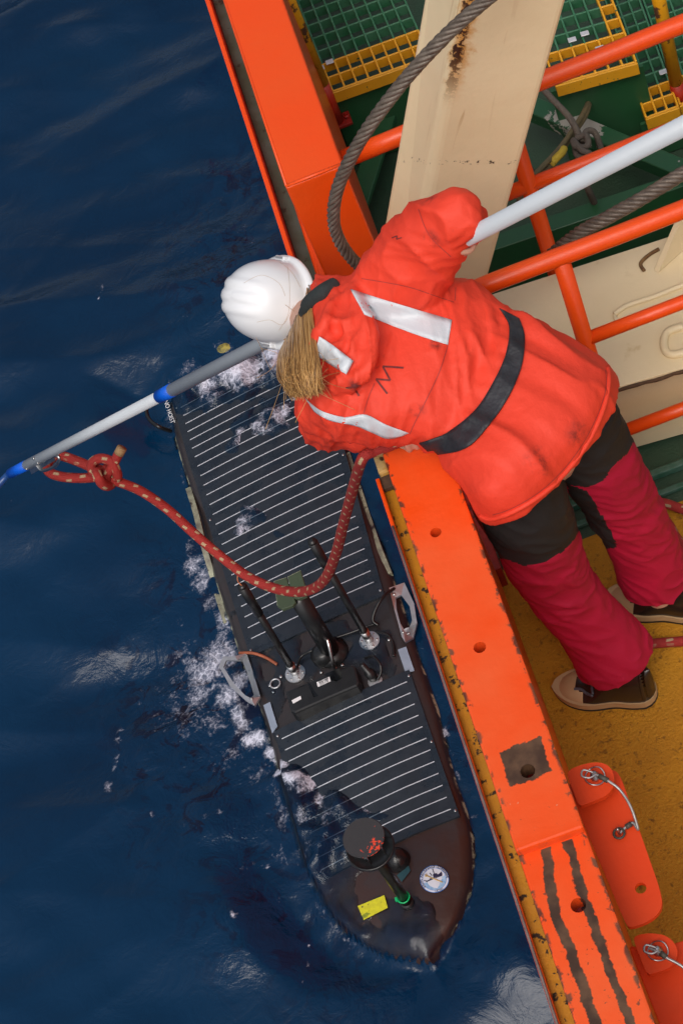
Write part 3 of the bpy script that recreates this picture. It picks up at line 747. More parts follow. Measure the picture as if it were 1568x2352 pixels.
# antennas
def antenna(base_px, top_px, r, collar, cap):
    b = F_(*base_px, .004); tp = vert_top(b, *top_px)
    a = tube('antenna', [b + (tp - b) * s for s in (.10, .4, .72)], r, m_black, glider, 12)
    d = (tp - b)
    tube('antenna_cap', [b + d * .70, b + d * .985], r * 1.28, m_black, a, 12); tube('antenna_tip', [b + d * .985, tp], r * 1.05, m_black, a, 12)
    tube('collar', [b, b + d * .11], r * 1.22, m_steel, a, 14)
    V2, F2 = lathe_me([(.045, 0), (.045, .008), (.020, .010), (.017, .028)], 22)
    fl = obj('flange', xf(V2, align(b, d + Vector((0, 0, 2)))), F2, m_alu, a, False)
    for k in range(6):
        an = k * math.pi / 3; V3, F3 = lathe_me([(.005, .008), (.005, .012), (.002, .013)], 8)
        obj('bolt', xf(V3, align(b, d + Vector((0, 0, 2))) @ Matrix.Translation((.034 * math.cos(an), .034 * math.sin(an), 0))), F3, m_steel, a)
    return a, b, d
aL, bL, dL = antenna((679, 1548), (555, 1345), .016, None, None)
aR, bR, dR = antenna((849, 1473), (716, 1242), .016, None, None)
pL = bL + dL
tube('pigtail', catmull([pL, pL + Vector((-.005, .01, .03)), pL + Vector((.012, .02, .06)), pL + Vector((.02, .01, .05))], 5), .0025, mat('orange_wire', (.55, .20, .09), .5), aL, 6)
# centre mast with a pair of green flat antennas
bM = F_(762, 1500, .0); tM = vert_top(bM, 681, 1366)
mast = tube('mast', [bM + (tM - bM) * s for s in (0, .5, .97)], .040, m_black, glider, 18)
m_olive = mat('olive_radome', (.055, .082, .045), .42, col2=(.045, .07, .04), nscale=10)
m_pale = mat('pale_rim', (.42, .45, .30), .5)
for q, dz in ((((629, 1335), (657, 1326), (679, 1383), (672, 1391), (648, 1400), (637, 1392)), 0), (((660, 1325), (690, 1310), (705, 1358), (704, 1368), (688, 1375), (675, 1374)), .004)):
    zz = tM.z + .01 + dz
    bm = bmesh.new(); slab(bm, [P(px, py, zz) for px, py in q], .016, .004); rd = bm_obj('radome', bm, m_olive, mast, False)
    bm = bmesh.new(); slab(bm, [P(px, py, zz - .017) for px, py in q], .010); bm_obj('radome_base', bm, m_pale, rd)
V2, F2 = lathe_me([(.075, 0), (.075, .012), (.05, .025), (.045, .03)], 24); obj('mast_base', xf(V2, Matrix.Translation(bM)), F2, m_black, mast, True)
# lifting bail and black electronics box
bail = catmull([F_(742, 1470, .01), F_(738, 1462, .10), F_(741, 1456, .15), F_(749, 1462, .16), F_(757, 1490, .13), F_(766, 1530, .05), F_(768, 1537, .0)], 6)
tube('lifting_bail', bail, .008, m_steel, glider, 10)
Hb = .085
top = [F_(*q, Hb) for q in ((655, 1589), (731, 1557), (809, 1525), (816, 1530), (824, 1568), (818, 1578), (745, 1608), (676, 1638), (668, 1634))]
zt_ = sum(p.z for p in top) / len(top)
top = [P(*q, zt_) for q in ((655, 1589), (731, 1557), (806, 1526), (816, 1531), (825, 1566), (820, 1576), (745, 1608), (678, 1638), (668, 1634))]
bm = bmesh.new(); slab(bm, top, Hb + .02, .010); eb = bm_obj('electronics_box', bm, m_black, glider)
for q in ((676, 1642, 822, 1580),):
    tube('box_rib', [P(q[0], q[1], zt_ - .03), P(q[2], q[3], zt_ - .03)], .006, m_black, eb, 8)
def flat(name, px4, z, m, parent, th=.001):
    bm = bmesh.new(); slab(bm, [P(*q, z) for q in px4], th); return bm_obj(name, bm, m, parent)
def conv(x, y): return ((1080 + x / 3.7333) / 1.70089, (2550 + y / 3.7333) / 1.70089)
lb = flat('label', [conv(*q) for q in ((582, 430), (770, 350), (790, 415), (603, 500))], zt_ + .0012, m_white_print, eb)
flat('label', [conv(*q) for q in ((220, 695), (350, 628), (362, 675), (240, 742))], zt_ + .0012, m_white_print, eb)
def lay_text(s, pxa, pxb, z, size_px, m, parent, off=(0, 0)):
    """text centred between two picture points, baseline direction a->b, lying on the plane z"""
    a, b = P(*pxa, z), P(*pxb, z); d = b - a; me = text_me(s, 1.0)
    xs = [v.co.x for v in me.vertices]; ys = [v.co.y for v in me.vertices]
    sx = d.length / (max(xs) - min(xs)); sy = (P(pxa[0], pxa[1] + size_px, z) - a).length / (max(ys) - min(ys))
    mw = align((a + b) / 2, (0, 0, 1), d) @ Matrix.Diagonal((sx, sy, 1, 1)); me.transform(mw)
    return add('lettering', me, m, parent)
lay_text('VEHICLE NAME', conv(612, 432), conv(752, 375), zt_ + .003, 4.0, m_dark_print, lb)
lay_text('SV3-170', conv(630, 462), conv(752, 410), zt_ + .003, 7.0, m_dark_print, lb)
flat('wet_patch', [conv(*q) for q in ((450, 430), (490, 450), (560, 570), (610, 630), (540, 650), (500, 560))], zt_ + .0008, mat('wet_black', (.004, .005, .006), .08), eb, .0005)
flat('wet_patch', [conv(*q) for q in ((680, 320), (920, 220), (960, 370), (870, 420), (800, 400), (770, 345))], zt_ + .0008, MATS['wet_black'], eb, .0005)
# fittings and cables round the box
def cable(pts, r, m, name='cable'):
    return tube(name, catmull([F_(px, py, h) for px, py, h in pts], 7), r, m, glider, 8)
m_cable = mat('black_cable', (.010, .010, .011), .3)
cable([(905, 1352, .05), (880, 1370, .06), (862, 1400, .05), (856, 1425, .03), (868, 1436, .015)], .008, m_cable)
cable([(772, 1464, .02), (800, 1455, .015), (840, 1440, .012), (862, 1432, .012)], .006, m_cable)
cable([(680, 1545, .02), (690, 1510, .02), (715, 1495, .03), (735, 1490, .02)], .006, m_cable)
cable([(862, 1450, .02), (890, 1458, .03), (902, 1480, .02), (904, 1508, .012)], .006, m_cable)
cable([(838, 1512, .02), (856, 1508, .05), (872, 1525, .05), (874, 1545, .03), (866, 1562, .012)], .006, m_cable)
cable([(550, 1500, .03), (580, 1500, .03), (610, 1510, .02), (636, 1526, .012)], .007, mat('orange_hose', (.36, .10, .045), .5, col2=(.2, .06, .03), nscale=20), 'orange_hose')
V2, F2 = lathe_me([(.022, 0), (.022, .05), (.014, .055), (.012, .10), (.006, .105)], 16)
obj('connector', xf(V2, align(F_(860, 1560, .0), (-.25, .35, 1))), F2, m_black, glider, True)
V2, F2 = lathe_me([(.032, 0), (.032, .008), (.02, .01)], 18); obj('connector_flange', xf(V2, Matrix.Translation(F_(862, 1566, .0))), F2, m_alu, glider)
tube('ring_fitting', [F_(632, 1570, .012) + Vector((.022 * math.cos(a), .022 * math.sin(a), 0)) for a in np.linspace(0, 6.283, 18, endpoint=False)], .004, m_alu, glider, 6, closed=True)
for q in ((620, 1575), (645, 1555), (628, 1590), (770, 1535), (786, 1528), (738, 1545), (905, 1505), (893, 1470)):
    V2, F2 = lathe_me([(.008, 0), (.008, .005), (.004, .007)], 8); obj('bolt', xf(V2, Matrix.Translation(F_(*q, .002))), F2, m_steel, glider, True)
V2, F2 = lathe_me([(.055, -.01), (.055, .03), (.035, .05), (.03, .055)], 22); obj('deck_fitting', xf(V2, Matrix.Translation(F_(745, 1508, .0))), F2, m_black, glider, True)
# service plate across the middle and the lettering at the stern corner
def mid_z(px, py, h): return F_(px, py, h)
d0, d1 = F_(381, 921, .006), F_(398, 973, .006)
me = text_me('NO HOIST', 1.0); xs = [v.co.x for v in me.vertices]; ys = [v.co.y for v in me.vertices]
dd = d1 - d0; me.transform(align((d0 + d1) / 2 + Vector((0, 0, .004)), (0, 0, 1), dd) @ Matrix.Diagonal((dd.length / (max(xs) - min(xs)), .021 / (max(ys) - min(ys)), 1, 1)))
add('lettering', me, m_white_print, glider)
cable([(392, 990, .005), (365, 980, .0), (345, 965, -.02), (337, 945, -.03), (340, 925, -.03)], .010, m_cable)
# ---------------- bow: mast with disc sensor, emblem, yellow patch, dome
bW = F_(936, 2076, .0); tW = vert_top(bW, 852, 1950); dW = tW - bW
def orange_chips(nt, b, c, pos):
    d = nt.nodes.new('ShaderNodeVectorMath'); d.operation = 'DISTANCE'; nt.links.new(pos, d.inputs[0]); d.inputs[1].default_value = ORC
    f = ramp(nt, d.outputs['Value'], .085, .03); n1 = noise_n(nt, pos, 70, 6, .6)
    return mixc(nt, ramp(nt, mth(nt, 'ADD', n1, mul(nt, f, .19)), .725, .74), c, rgb(nt, (.75, .06, .02)))
wm = tube('sensor_mast', [bW, bW + dW * .5, tW], .0215, mat('carbon_tube', (.014, .013, .009), .3, col2=(.022, .020, .012), nscale=200), glider, 18)
tube('mast_collar', [bW + dW * .90, bW + dW * 1.02], .027, m_black, wm, 16)
tube('mast_foot', [bW - Vector((0, 0, .01)), bW + dW * .05], .028, m_black, wm, 16)
rg = bW + dW * .13
tube('cable_tie', [rg + Vector((.0245 * math.cos(a), .0245 * math.sin(a), 0)) for a in np.linspace(0, 6.283, 24, endpoint=False)], .0035, mat('green_tie', (.0, .42, .13), .4), wm, 6, closed=True)
box('tie_head', rg.x - .034, rg.x - .024, rg.y - .008, rg.y + .008, rg.z - .006, rg.z + .006, MATS['green_tie'], wm, .001)
zc0 = tW.z + .005; cB = Vector((tW.x, tW.y, zc0))
V2, F2 = lathe_me([(.026, -.02), (.05, -.01), (.088, 0), (.094, .004), (.094, .012), (.088, .014), (.085, .008), (.05, .006)], 32); obj('sensor_tray', xf(V2, Matrix.Translation(cB)), F2, m_black, wm, True)
cT = vert_top(cB, 836, 1921); zt2 = min(cT.z, zc0 + .13); cT = Vector((cB.x, cB.y, zc0 + .095))
_dx, _dy = proj(cT); ORC = P(_dx + 30, _dy + 28, cT.z + .008)
m_disc = mat('sensor_disc', (.030, .030, .033), .5, col2=(.036, .036, .038), nscale=40, extra=orange_chips)
V2, F2 = lathe_me([(.0, 0), (.079, 0), (.081, .004), (.079, .008), (0.001, .008)], 40); obj('sensor_disc', xf(V2, Matrix.Translation(cT)), F2, m_disc, wm, False)
for k in range(6):
    an = k * math.pi / 3 + .3; o_ = Vector((.066 * math.cos(an), .066 * math.sin(an), 0)); tube('standoff', [cB + o_, cT + o_], .0035, m_steel, wm, 8)
for k in range(3):
    an = k * 2.1; o_ = Vector((.05 * math.cos(an), .05 * math.sin(an), .035)); V2, F2 = lathe_me([(.004, -.018), (.011, -.016), (.011, .0), (.006, .006)], 10); obj('transducer', xf(V2, Matrix.Translation(cB + o_ )), F2, m_black, wm, True)
V2, F2 = lathe_me([(.052, -.01), (.052, .01), (.046, .035), (.030, .055), (.010, .065), (.001, .066)], 24); obj('dome', xf(V2, Matrix.Translation(F_(915, 1978, .0))), F2, mat('wet_dome', (.012, .012, .013), .08, bump=.002, bscale=60), glider, True)
# yellow patch
def flatdeck(name, px4, h, m, th=.003, parent=None, sub=6):
    """patch following the hull: bilinear grid"""
    V, Fq = [], []
    for i in range(sub + 1):
        for j in range(sub + 1):
            s, t = i / sub, j / sub
            a = Vector(px4[0]).lerp(Vector(px4[1]), t); b = Vector(px4[3]).lerp(Vector(px4[2]), t); q = a.lerp(b, s); V.append(F_(q.x, q.y, h))
    for i in range(sub):
        for j in range(sub): k = i * (sub + 1) + j; Fq.append((k, k + 1, k + sub + 2, k + sub + 1))
    o = obj(name, V, Fq, m, parent or glider); return o
m_ypatch = mat('yellow_tape', (.62, .58, .010), .45, col2=(.35, .32, .02), nscale=60, namt=.5, chip=[((.06, .05, .02), 45, .63, .03)])
flatdeck('yellow_patch', [(821, 2081), (882, 2056), (890, 2085), (835, 2113)], .010, m_ypatch)
flatdeck('teal_tape', [(911, 2010), (938, 1988), (942, 2000), (922, 2026)], .006, mat('teal_tape', (.02, .07, .085), .4))
# emblem: blue-rimmed white disc, sea below, ship silhouette, trident and ring lettering
EC = (997, 2019)
def disc(r0, r1, px_c, h, m, nm, a0=0, a1=2 * math.pi, n=40, parent=None, cut=None):
    V, Fq = [], []
    for i in range(n + 1):
        a = a0 + (a1 - a0) * i / n
        for r in (r0, r1): V.append(F_(px_c[0] + r * EXR * math.cos(a), px_c[1] + r * EYR * math.sin(a), h))
    for i in range(n): Fq.append((2 * i, 2 * i + 1, 2 * i + 3, 2 * i + 2))
    return obj(nm, V, Fq, m, parent or glider)
EXR, EYR = 33.5, 31.5
m_ebl, m_ewh, m_esea = mat('emblem_blue', (.01, .16, .55), .4), mat('emblem_white', (.60, .62, .70), .45), mat('emblem_sea', (.16, .36, .62), .45, col2=(.45, .56, .68), nscale=90, namt=.8)
em = disc(.02, 1.0, EC, .006, m_ebl, 'emblem')
disc(.02, .965, EC, .0075, m_ewh, 'emblem_face', parent=em)
disc(.80, .825, EC, .009, m_ebl, 'emblem_ring', parent=em)
TH = R(-22)        # the emblem is turned with the hull
def ept(x, y, h):
    c, s = math.cos(TH), math.sin(TH); return F_(EC[0] + EXR * (x * c + y * s), EC[1] + EYR * (x * s - y * c), h)
def epoly(nm, pts, h, m):
    return obj(nm, [ept(x, y, h) for x, y in pts], [tuple(range(len(pts)))], m, em)
epoly('emblem_sea', [(-.79, -.02), (.79, -.02)] + [(.79 * math.cos(a), .79 * math.sin(a)) for a in np.linspace(-.05, -math.pi + .05, 20)], .0085, m_esea)
m_navy = mat('emblem_navy', (.012, .010, .045), .5)
epoly('emblem_ship', [(-.60, .0), (-.60, .07), (-.32, .10), (-.30, .16), (.0, .14), (.0, .34), (.10, .36), (.14, .50), (.19, .36), (.30, .34), (.33, .22), (.45, .24), (.66, .34), (.64, .14), (.56, .02)], .0095, m_navy)
for q in (((.13, .45), (.16, .74)), ((-.08, .30), (-.12, .52)), ((-.55, .06), (-.70, .18))):
    tube('emblem_mast', [ept(*q[0], .0095), ept(*q[1], .0095)], .0016, m_navy, em, 5)
m_gold = mat('emblem_gold', (.55, .36, .10), .5)
tube('emblem_trident', [ept(-.42, .44, .0105), ept(.42, -.42, .0105)], .0022, m_gold, em, 5)
for q in ((-.52, .40), (-.50, .54), (-.36, .56)): tube('trident_tine', [ept(-.38, .40, .0105), ept(*q, .0105)], .0018, m_gold, em, 5)
def ring_text(s, a_start, a_step, r, flip=False):
    for i, ch in enumerate(s):
        if ch == ' ': continue
        a = R(a_start - i * a_step) if not flip else R(a_start + i * a_step)
        p = ept(r * math.cos(a), r * math.sin(a), .0098)
        up = ept((r + .05) * math.cos(a), (r + .05) * math.sin(a), .0098) - p
        if flip: up = -up
        me = text_me(ch, .013, .0002); x = up.cross(Vector((0, 0, 1)))
        me.transform(align(p, (0, 0, 1), x)); add('lettering', me, m_navy, em)
ring_text('SCRIPPS INSTITUTION OF OCEANOGRAPHY', 200, 6.3, .892)
ring_text('UCSD', 256, 9, .892, True)
# hidden stern gear: yellow growth-stained rudder post just breaking the surface
m_ymarine = mat('yellow_marine', (.42, .36, .06), .6, col2=(.05, .05, .03), nscale=32, namt=1)
rp = P(520, 800, ZW)
V2, F2 = lathe_me([(.05, -.25), (.06, -.03), (.055, .0), (.035, .018), (.004, .024)], 16)
obj('rudder_head', xf(V2, Matrix.Translation(rp) @ Matrix.Diagonal((1.1, .8, 1, 1))), F2, m_ymarine, glider, True)

# ================================================================== the sea
FILM = [(450, 890, 60, .045), (560, 850, 80, .05), (650, 800, 100, .05), (400, 880, 50, .05), (700, 860, 60, .02), (560, 1020, 44, .020), (620, 995, 44, .022), (680, 970, 44, .022), (520, 1050, 30, .010),
        (470, 1020, 24, .010), (560, 1235, 50, .016), (640, 1215, 55, .016), (740, 1245, 45, .014), (610, 1120, 40, .011), (760, 1130, 34, .011), (820, 1290, 34, .014),
        (608, 1690, 36, .035), (645, 1810, 44, .04), (690, 1530, 60, .012), (800, 1500, 60, .012), (900, 1540, 30, .012), (600, 1560, 42, .016), (640, 1610, 26, .010), (560, 1440, 26, .008), (850, 1530, 26, .010), (880, 1480, 24, .008), (760, 1660, 20, .006),
        (650, 1790, 34, .014), (690, 1840, 46, .022), (740, 1880, 55, .026), (800, 1905, 50, .024), (690, 1930, 60, .03), (760, 1960, 70, .026), (860, 1890, 30, .014), (900, 1905, 28, .012),
        (700, 2010, 70, .05), (745, 2095, 50, .045), (825, 2165, 42, .045), (920, 2175, 60, .035), (650, 1900, 50, .04), (870, 2010, 30, .008), (950, 2110, 36, .010)]
FOAM = [(500, 1490, 55, .8), (470, 1530, 60, .8), (440, 1590, 50, .7), (520, 1600, 55, .85), (560, 1650, 40, .85), (480, 1650, 60, .55), (400, 1540, 50, .5), (420, 1640, 60, .5), (540, 1720, 60, .5), (590, 1780, 40, .55), (590, 1700, 34, .95), (430, 1500, 50, .7), (550, 1560, 40, .8),
        (450, 1290, 34, .75), (462, 1330, 34, .75), (485, 1390, 34, .7), (510, 1440, 34, .7), (440, 1250, 22, .65), (620, 1740, 22, 1), (650, 1775, 22, 1.1), (690, 1815, 24, 1.15), (720, 1820, 20, 1.15), (735, 1860, 22, .8),
        (560, 865, 60, .95), (640, 820, 70, .95), (480, 895, 45, .85), (420, 900, 30, .6), (440, 850, 30, .55), (520, 800, 40, .6), (390, 880, 20, .5), (560, 1025, 34, .75), (610, 1005, 36, .8), (660, 980, 40, .8), (520, 1050, 24, .6), (700, 950, 30, .7),
        (570, 1240, 34, .70), (640, 1205, 38, .66), (600, 1190, 28, .66), (530, 1260, 20, .6), (760, 1250, 26, .5), (820, 1290, 22, .5), (740, 1110, 26, .5), (690, 1170, 30, .45),
        (640, 1880, 40, .55), (700, 1890, 34, .7), (760, 1900, 34, .6), (800, 1850, 30, .45), (730, 1960, 34, .5), (860, 1875, 18, .7), (900, 1890, 16, .6), (640, 1950, 40, .5), (620, 1830, 40, .5),
        (250, 1740, 18, .62), (243, 1790, 20, .68), (258, 1690, 18, .62), (272, 1650, 18, .58), (290, 1600, 18, .58), (305, 1560, 18, .52), (345, 1560, 40, .5), (380, 1620, 60, .55), (330, 1700, 50, .35), (400, 1700, 60, .35), (500, 1750, 60, .4),
        (360, 1870, 10, .7), (420, 1900, 30, .35), (470, 1880, 26, .5), (540, 1930, 40, .42), (600, 1900, 40, .42), (560, 2000, 40, .40), (510, 1870, 12, .8), (612, 1990, 16, .6), (690, 2100, 40, .3), (620, 2060, 34, .4),
        (572, 2118, 10, .9), (600, 2095, 10, .5), (715, 2170, 11, .9), (722, 2215, 11, .8), (710, 2250, 9, .7), (640, 2200, 30, .25), (1010, 1600, 16, .6), (1030, 1700, 16, .8), (1045, 1790, 14, .7), (990, 1520, 14, .5), (1090, 1870, 14, .6), (1080, 1810, 14, .5), (960, 1420, 12, .5), (930, 1330, 12, .5), (870, 1160, 12, .4),
        (240, 670, 9, .6), (232, 690, 9, .7), (300, 1100, 7, .5), (110, 1150, 26, .36), (40, 1170, 22, .34), (180, 1200, 26, .34), (330, 960, 8, .5), (390, 640, 50, .30), (450, 560, 50, .36), (420, 740, 50, .32), (560, 540, 40, .42), (590, 560, 20, .5), (500, 470, 40, .3), (600, 470, 30, .35), (370, 1480, 40, .35), (330, 1420, 30, .3), (400, 1420, 40, .35), (120, 1420, 20, .3), (880, 2200, 26, .5), (820, 2170, 20, .5), (1000, 2215, 14, .4), (1080, 2090, 14, .4), (1100, 1950, 16, .45), (560, 2230, 40, .2), (430, 2050, 40, .25), (700, 2300, 40, .2), (950, 2300, 40, .2)]
CHOP = [(450, 1600, 190, 1.0), (520, 1850, 170, .8), (600, 2100, 150, .6), (520, 620, 150, .8), (600, 860, 120, 1), (760, 1900, 110, 1), (800, 2250, 180, .32), (1050, 1700, 130, .5), (1150, 2200, 130, .22), (430, 1330, 100, .6), (330, 1750, 90, .7), (560, 420, 90, .6), (330, 1950, 80, .4)]
def axis_lines(lo, hi, c0, c1, st, far):
    core = list(np.arange(c0, c1, st)); a, b = [], []; x, s = c0, st
    while x > lo: s *= 1.35; x -= s; a.append(x)
    x, s = core[-1], st
    while x < hi: s *= 1.35; x += s; b.append(x)
    return np.array(a[::-1] + core + b)
corn = [P(px, py, ZW) for px in (0, 1330) for py in (0, 2352)]
xs_ = axis_lines(-4000, 4000, min(p.x for p in corn) - .15, -.25, .0165, 0)
ys_ = axis_lines(-4000, 6000, min(p.y for p in corn) - .15, max(p.y for p in corn) + .15, .0185, 0)
GX, GY = np.meshgrid(xs_, ys_); shp = GX.shape
X = GX.ravel(); Y = GY.ravel()
core_m = (X > xs_[0] + 1) & (np.abs(X) < 8) & (np.abs(Y) < 14)
# picture coordinates of every core point (only used to look up where the photo has foam and chop)
dx, dy, dz = X, Y, ZW - CAMH
cx = dx * AX[0] + dy * AY[0] + dz * AZ[0]; cy = dx * AX[1] + dy * AY[1] + dz * AZ[1]; cz = dx * AX[2] + dy * AY[2] + dz * AZ[2]
cz = np.where(cz < .5, 1e6, cz); PX = cx / cz * FOC + 784; PY = cy / cz * FOC + 1176
rng = np.random.RandomState(3)
Z = np.zeros_like(X)
fade = np.exp(-(np.maximum(0, np.hypot(X + 1.5, Y - 5) - 6) / 30))
for lam, amp, ang, k in [(3.1, .060, .35, 1), (1.9, .050, .75, 1), (1.15, .030, .1, 1), (.72, .016, 1.1, 1), (.47, .0085, .5, 1), (.31, .0042, -.2, 1)]:
    for q in range(3):
        a = ang + rng.normal() * .35; ph = rng.rand() * 6.28; kk = 2 * math.pi / (lam * (1 + rng.normal() * .12))
        s = np.sin(kk * (X * math.cos(a + 1.2) + Y * math.sin(a + 1.2)) + ph + .7 * np.sin(kk * .37 * (X * math.sin(a) - Y * math.cos(a)) + ph))
        Z += amp * .55 * (1 - np.abs(s) * 1.0 if lam > 1 and q == 0 else s * .8) * fade
chop = np.zeros_like(X); foam = np.zeros_like(X); film = np.zeros_like(X)
# break the outlines up: shift the lookup by a turbulent offset
QX, QY = PX.copy(), PY.copy()
for i in np.nonzero((PX > -200) & (PX < 1800) & (PY > -300) & (PY < 2700) & core_m & (cz < 1e5))[0]:
    a_ = Vector((X[i] * 6, Y[i] * 6, 9.1)); b_ = Vector((X[i] * 17, Y[i] * 17, 2.2))
    QX[i] += 26 * noise.noise(a_) + 15 * noise.noise(b_); QY[i] += 26 * noise.noise(a_ + Vector((31, 7, 0))) + 15 * noise.noise(b_ + Vector((13, 5, 0)))
for px, py, r, s in CHOP: chop = np.maximum(chop, s * np.exp(-((PX - px) ** 2 + (PY - py) ** 2) / (r * r)))
for px, py, r, s in FOAM: foam = np.maximum(foam, s * np.exp(-(((QX - px) ** 2 + (QY - py) ** 2) / (r * r)) ** 1.2))
for px, py, r, s in FILM: film = film + s * np.exp(-((QX - px) ** 2 + (QY - py) ** 2) / (r * r))
near_ = core_m & (np.hypot(X + 1.2, Y - 5.2) < 3); Z += ZW + .004 - Z[near_].mean() * fade
inwin = (PX > -200) & (PX < 1800) & (PY > -300) & (PY < 2700) & core_m & (cz < 1e5)
depth = np.full_like(X, 5.0)
def level(t, l, f): return ZF - .046 + roll_z(min(max(t, T0), T1), l) + min(.05, f)     # water standing against the hull side
for i in np.nonzero(inwin)[0]:
    v = (X[i], Y[i], 0); c = chop[i]
    if c > .03:
        n1 = noise.fractal(Vector((X[i] * 7, Y[i] * 7, 1.3)), 1.0, 2.1, 4); n2 = 1 - abs(noise.noise(Vector((X[i] * 13, Y[i] * 13, 5))))
        Z[i] += c * (.017 * n1 + .010 * (n2 - .7))
    hz = hull_z(X[i], Y[i])
    t, l = axc((X[i], Y[i]))
    if hz is None:
        if T0 - .45 < t < T1 + .35:
            a, b = half(min(max(t, T0), T1)); dd = max(a - l, l - b, T0 - t, t - T1)
            if 0 <= dd < .40:
                left = l < a
                foam[i] = max(foam[i], max(0, 1 - dd / .09) * (.66 if left else .5) * (.5 + .7 * noise.noise(Vector((t * 5, l * 5, 2))) + .15))
                Z[i] = lerp(Z[i], level(t, l, film[i]), sstep(.40, 0, dd)) + .010 * sstep(.3, 0, dd) * noise.noise(Vector((X[i] * 12, Y[i] * 12, 3)))
                depth[i] = max(.0, Z[i] - (ZF - .055 + roll_z(min(max(t, T0), T1), l))) + .16 + dd * 8
        continue
    f = film[i]
    n1 = noise.fractal(Vector((X[i] * 9, Y[i] * 9, 4)), 1.0, 2.1, 4)
    f2 = f * (1 + .9 * n1) - .006 + .004 * n1
    u_ = 0
    lvl = hz + max(-.03, f2 if f2 > 0 else f2 * 4)
    if f2 > .002: lvl += .012 * abs(noise.noise(Vector((X[i] * 22, Y[i] * 22, 7)))) * min(1, f / .02)
    Z[i] = lvl if (T0 < t < T1 - .12 or f > .004) else max(lvl, min(Z[i], hz + .01))
    a, b_e = half(t); ue = abs((l - (a + b_e) / 2) / max(1e-3, (b_e - a) / 2))
    Z[i] = lerp(Z[i], max(Z[i], level(t, l, film[i]) + .010 * noise.noise(Vector((X[i] * 12, Y[i] * 12, 3)))), sstep(.80, .93, ue))
    if ue > .93: Z[i] = level(t, l, film[i]) + .010 * noise.noise(Vector((X[i] * 12, Y[i] * 12, 3)))
    depth[i] = max(0.0, Z[i] - hz)
V = np.stack([X, Y, Z], 1)
ny, nx = shp
I = np.arange(nx * ny).reshape(ny, nx)
Q = np.stack([I[:-1, :-1], I[:-1, 1:], I[1:, 1:], I[1:, :-1]], -1).reshape(-1, 4)
me = bpy.data.meshes.new('sea'); me.vertices.add(len(V)); me.vertices.foreach_set('co', V.ravel())
me.loops.add(Q.size); me.loops.foreach_set('vertex_index', Q.ravel().astype(np.int32)); me.polygons.add(len(Q))
me.polygons.foreach_set('loop_start', np.arange(0, Q.size, 4, dtype=np.int32)); me.update(calc_edges=True); me.validate()
me.polygons.foreach_set('use_smooth', [True] * len(me.polygons))
for nm, arr in (('foam', foam), ('chop', chop), ('depth', depth)):
    at = me.attributes.new(nm, 'FLOAT', 'POINT'); at.data.foreach_set('value', arr.astype(np.float32))
m_sea = bpy.data.materials.new('sea_water'); m_sea.use_nodes = True; nt = m_sea.node_tree; b = nt.nodes['Principled BSDF']; out = nt.nodes['Material Output']
pos = nt.nodes.new('ShaderNodeNewGeometry').outputs['Position']
b.inputs['Roughness'].default_value = .10; b.inputs['IOR'].default_value = 1.33; b.inputs['Specular IOR Level'].default_value = .5
cp = attr(nt, 'chop').outputs['Fac']
body = mixc(nt, ramp(nt, noise_n(nt, pos, .6, 4), .35, .65), rgb(nt, (.0006, .0165, .050)), rgb(nt, (.0012, .0235, .066)))
dk = mul(nt, ramp(nt, noise_n(nt, pos, 6, 6, .65, 1.4), .52, .60), mth(nt, 'MAXIMUM', mul(nt, cp, 1.2), .0))
body = mixc(nt, mul(nt, dk, .9), body, rgb(nt, (.0045, .002, .012)))
nt.links.new(body, b.inputs['Base Color'])
bn = nt.nodes.new('ShaderNodeBump'); bn.inputs['Distance'].default_value = .02
hgt = mth(nt, 'ADD', mul(nt, noise_n(nt, pos, 7, 5, .6, .6), mth(nt, 'ADD', mul(nt, cp, .9), .34)), mul(nt, noise_n(nt, pos, 30, 3, .55, .8), mth(nt, 'ADD', mul(nt, cp, .22), .02)))
nt.links.new(hgt, bn.inputs['Height']); nt.links.new(bn.outputs[0], b.inputs['Normal'])
fo = attr(nt, 'foam').outputs['Fac']
vor = nt.nodes.new('ShaderNodeTexVoronoi'); vor.feature = 'SMOOTH_F1'; vor.inputs['Scale'].default_value = 42; nt.links.new(pos, vor.inputs['Vector'])
nfo = mth(nt, 'ADD', mul(nt, noise_n(nt, pos, 15, 8, .72, 1.2), .62), mth(nt, 'ADD', mul(nt, noise_n(nt, pos, 70, 6, .75, .8), .46), mul(nt, vor.outputs['Distance'], .10)))
fm = ramp(nt, mth(nt, 'ADD', mul(nt, fo, .56), nfo), .84, 1.12)
vl = nt.nodes.new('ShaderNodeTexVoronoi'); vl.feature = 'DISTANCE_TO_EDGE'; vl.inputs['Scale'].default_value = 38
wv = nt.nodes.new('ShaderNodeVectorMath'); wv.operation = 'MULTIPLY_ADD'; nzc = nt.nodes.new('ShaderNodeTexNoise'); nzc.inputs['Scale'].default_value = 20; nt.links.new(pos, nzc.inputs['Vector'])
nt.links.new(nzc.outputs['Color'], wv.inputs[0]); wv.inputs[1].default_value = (.05, .05, .05); nt.links.new(pos, wv.inputs[2]); nt.links.new(wv.outputs[0], vl.inputs['Vector'])
lace = ramp(nt, vl.outputs['Distance'], .16, .03)
fm = mul(nt, fm, mth(nt, 'ADD', mul(nt, lace, .55), mth(nt, 'ADD', mul(nt, ramp(nt, fo, .5, 1.0), .35), .35)))
fm = mth(nt, 'MINIMUM', mul(nt, fm, ramp(nt, fo, .06, .3)), .96)
fb = nt.nodes.new('ShaderNodeBsdfPrincipled'); fb.inputs['Base Color'].default_value = (.60, .62, .74, 1); fb.inputs['Roughness'].default_value = .6
nt.links.new(bn.outputs[0], fb.inputs['Normal'])
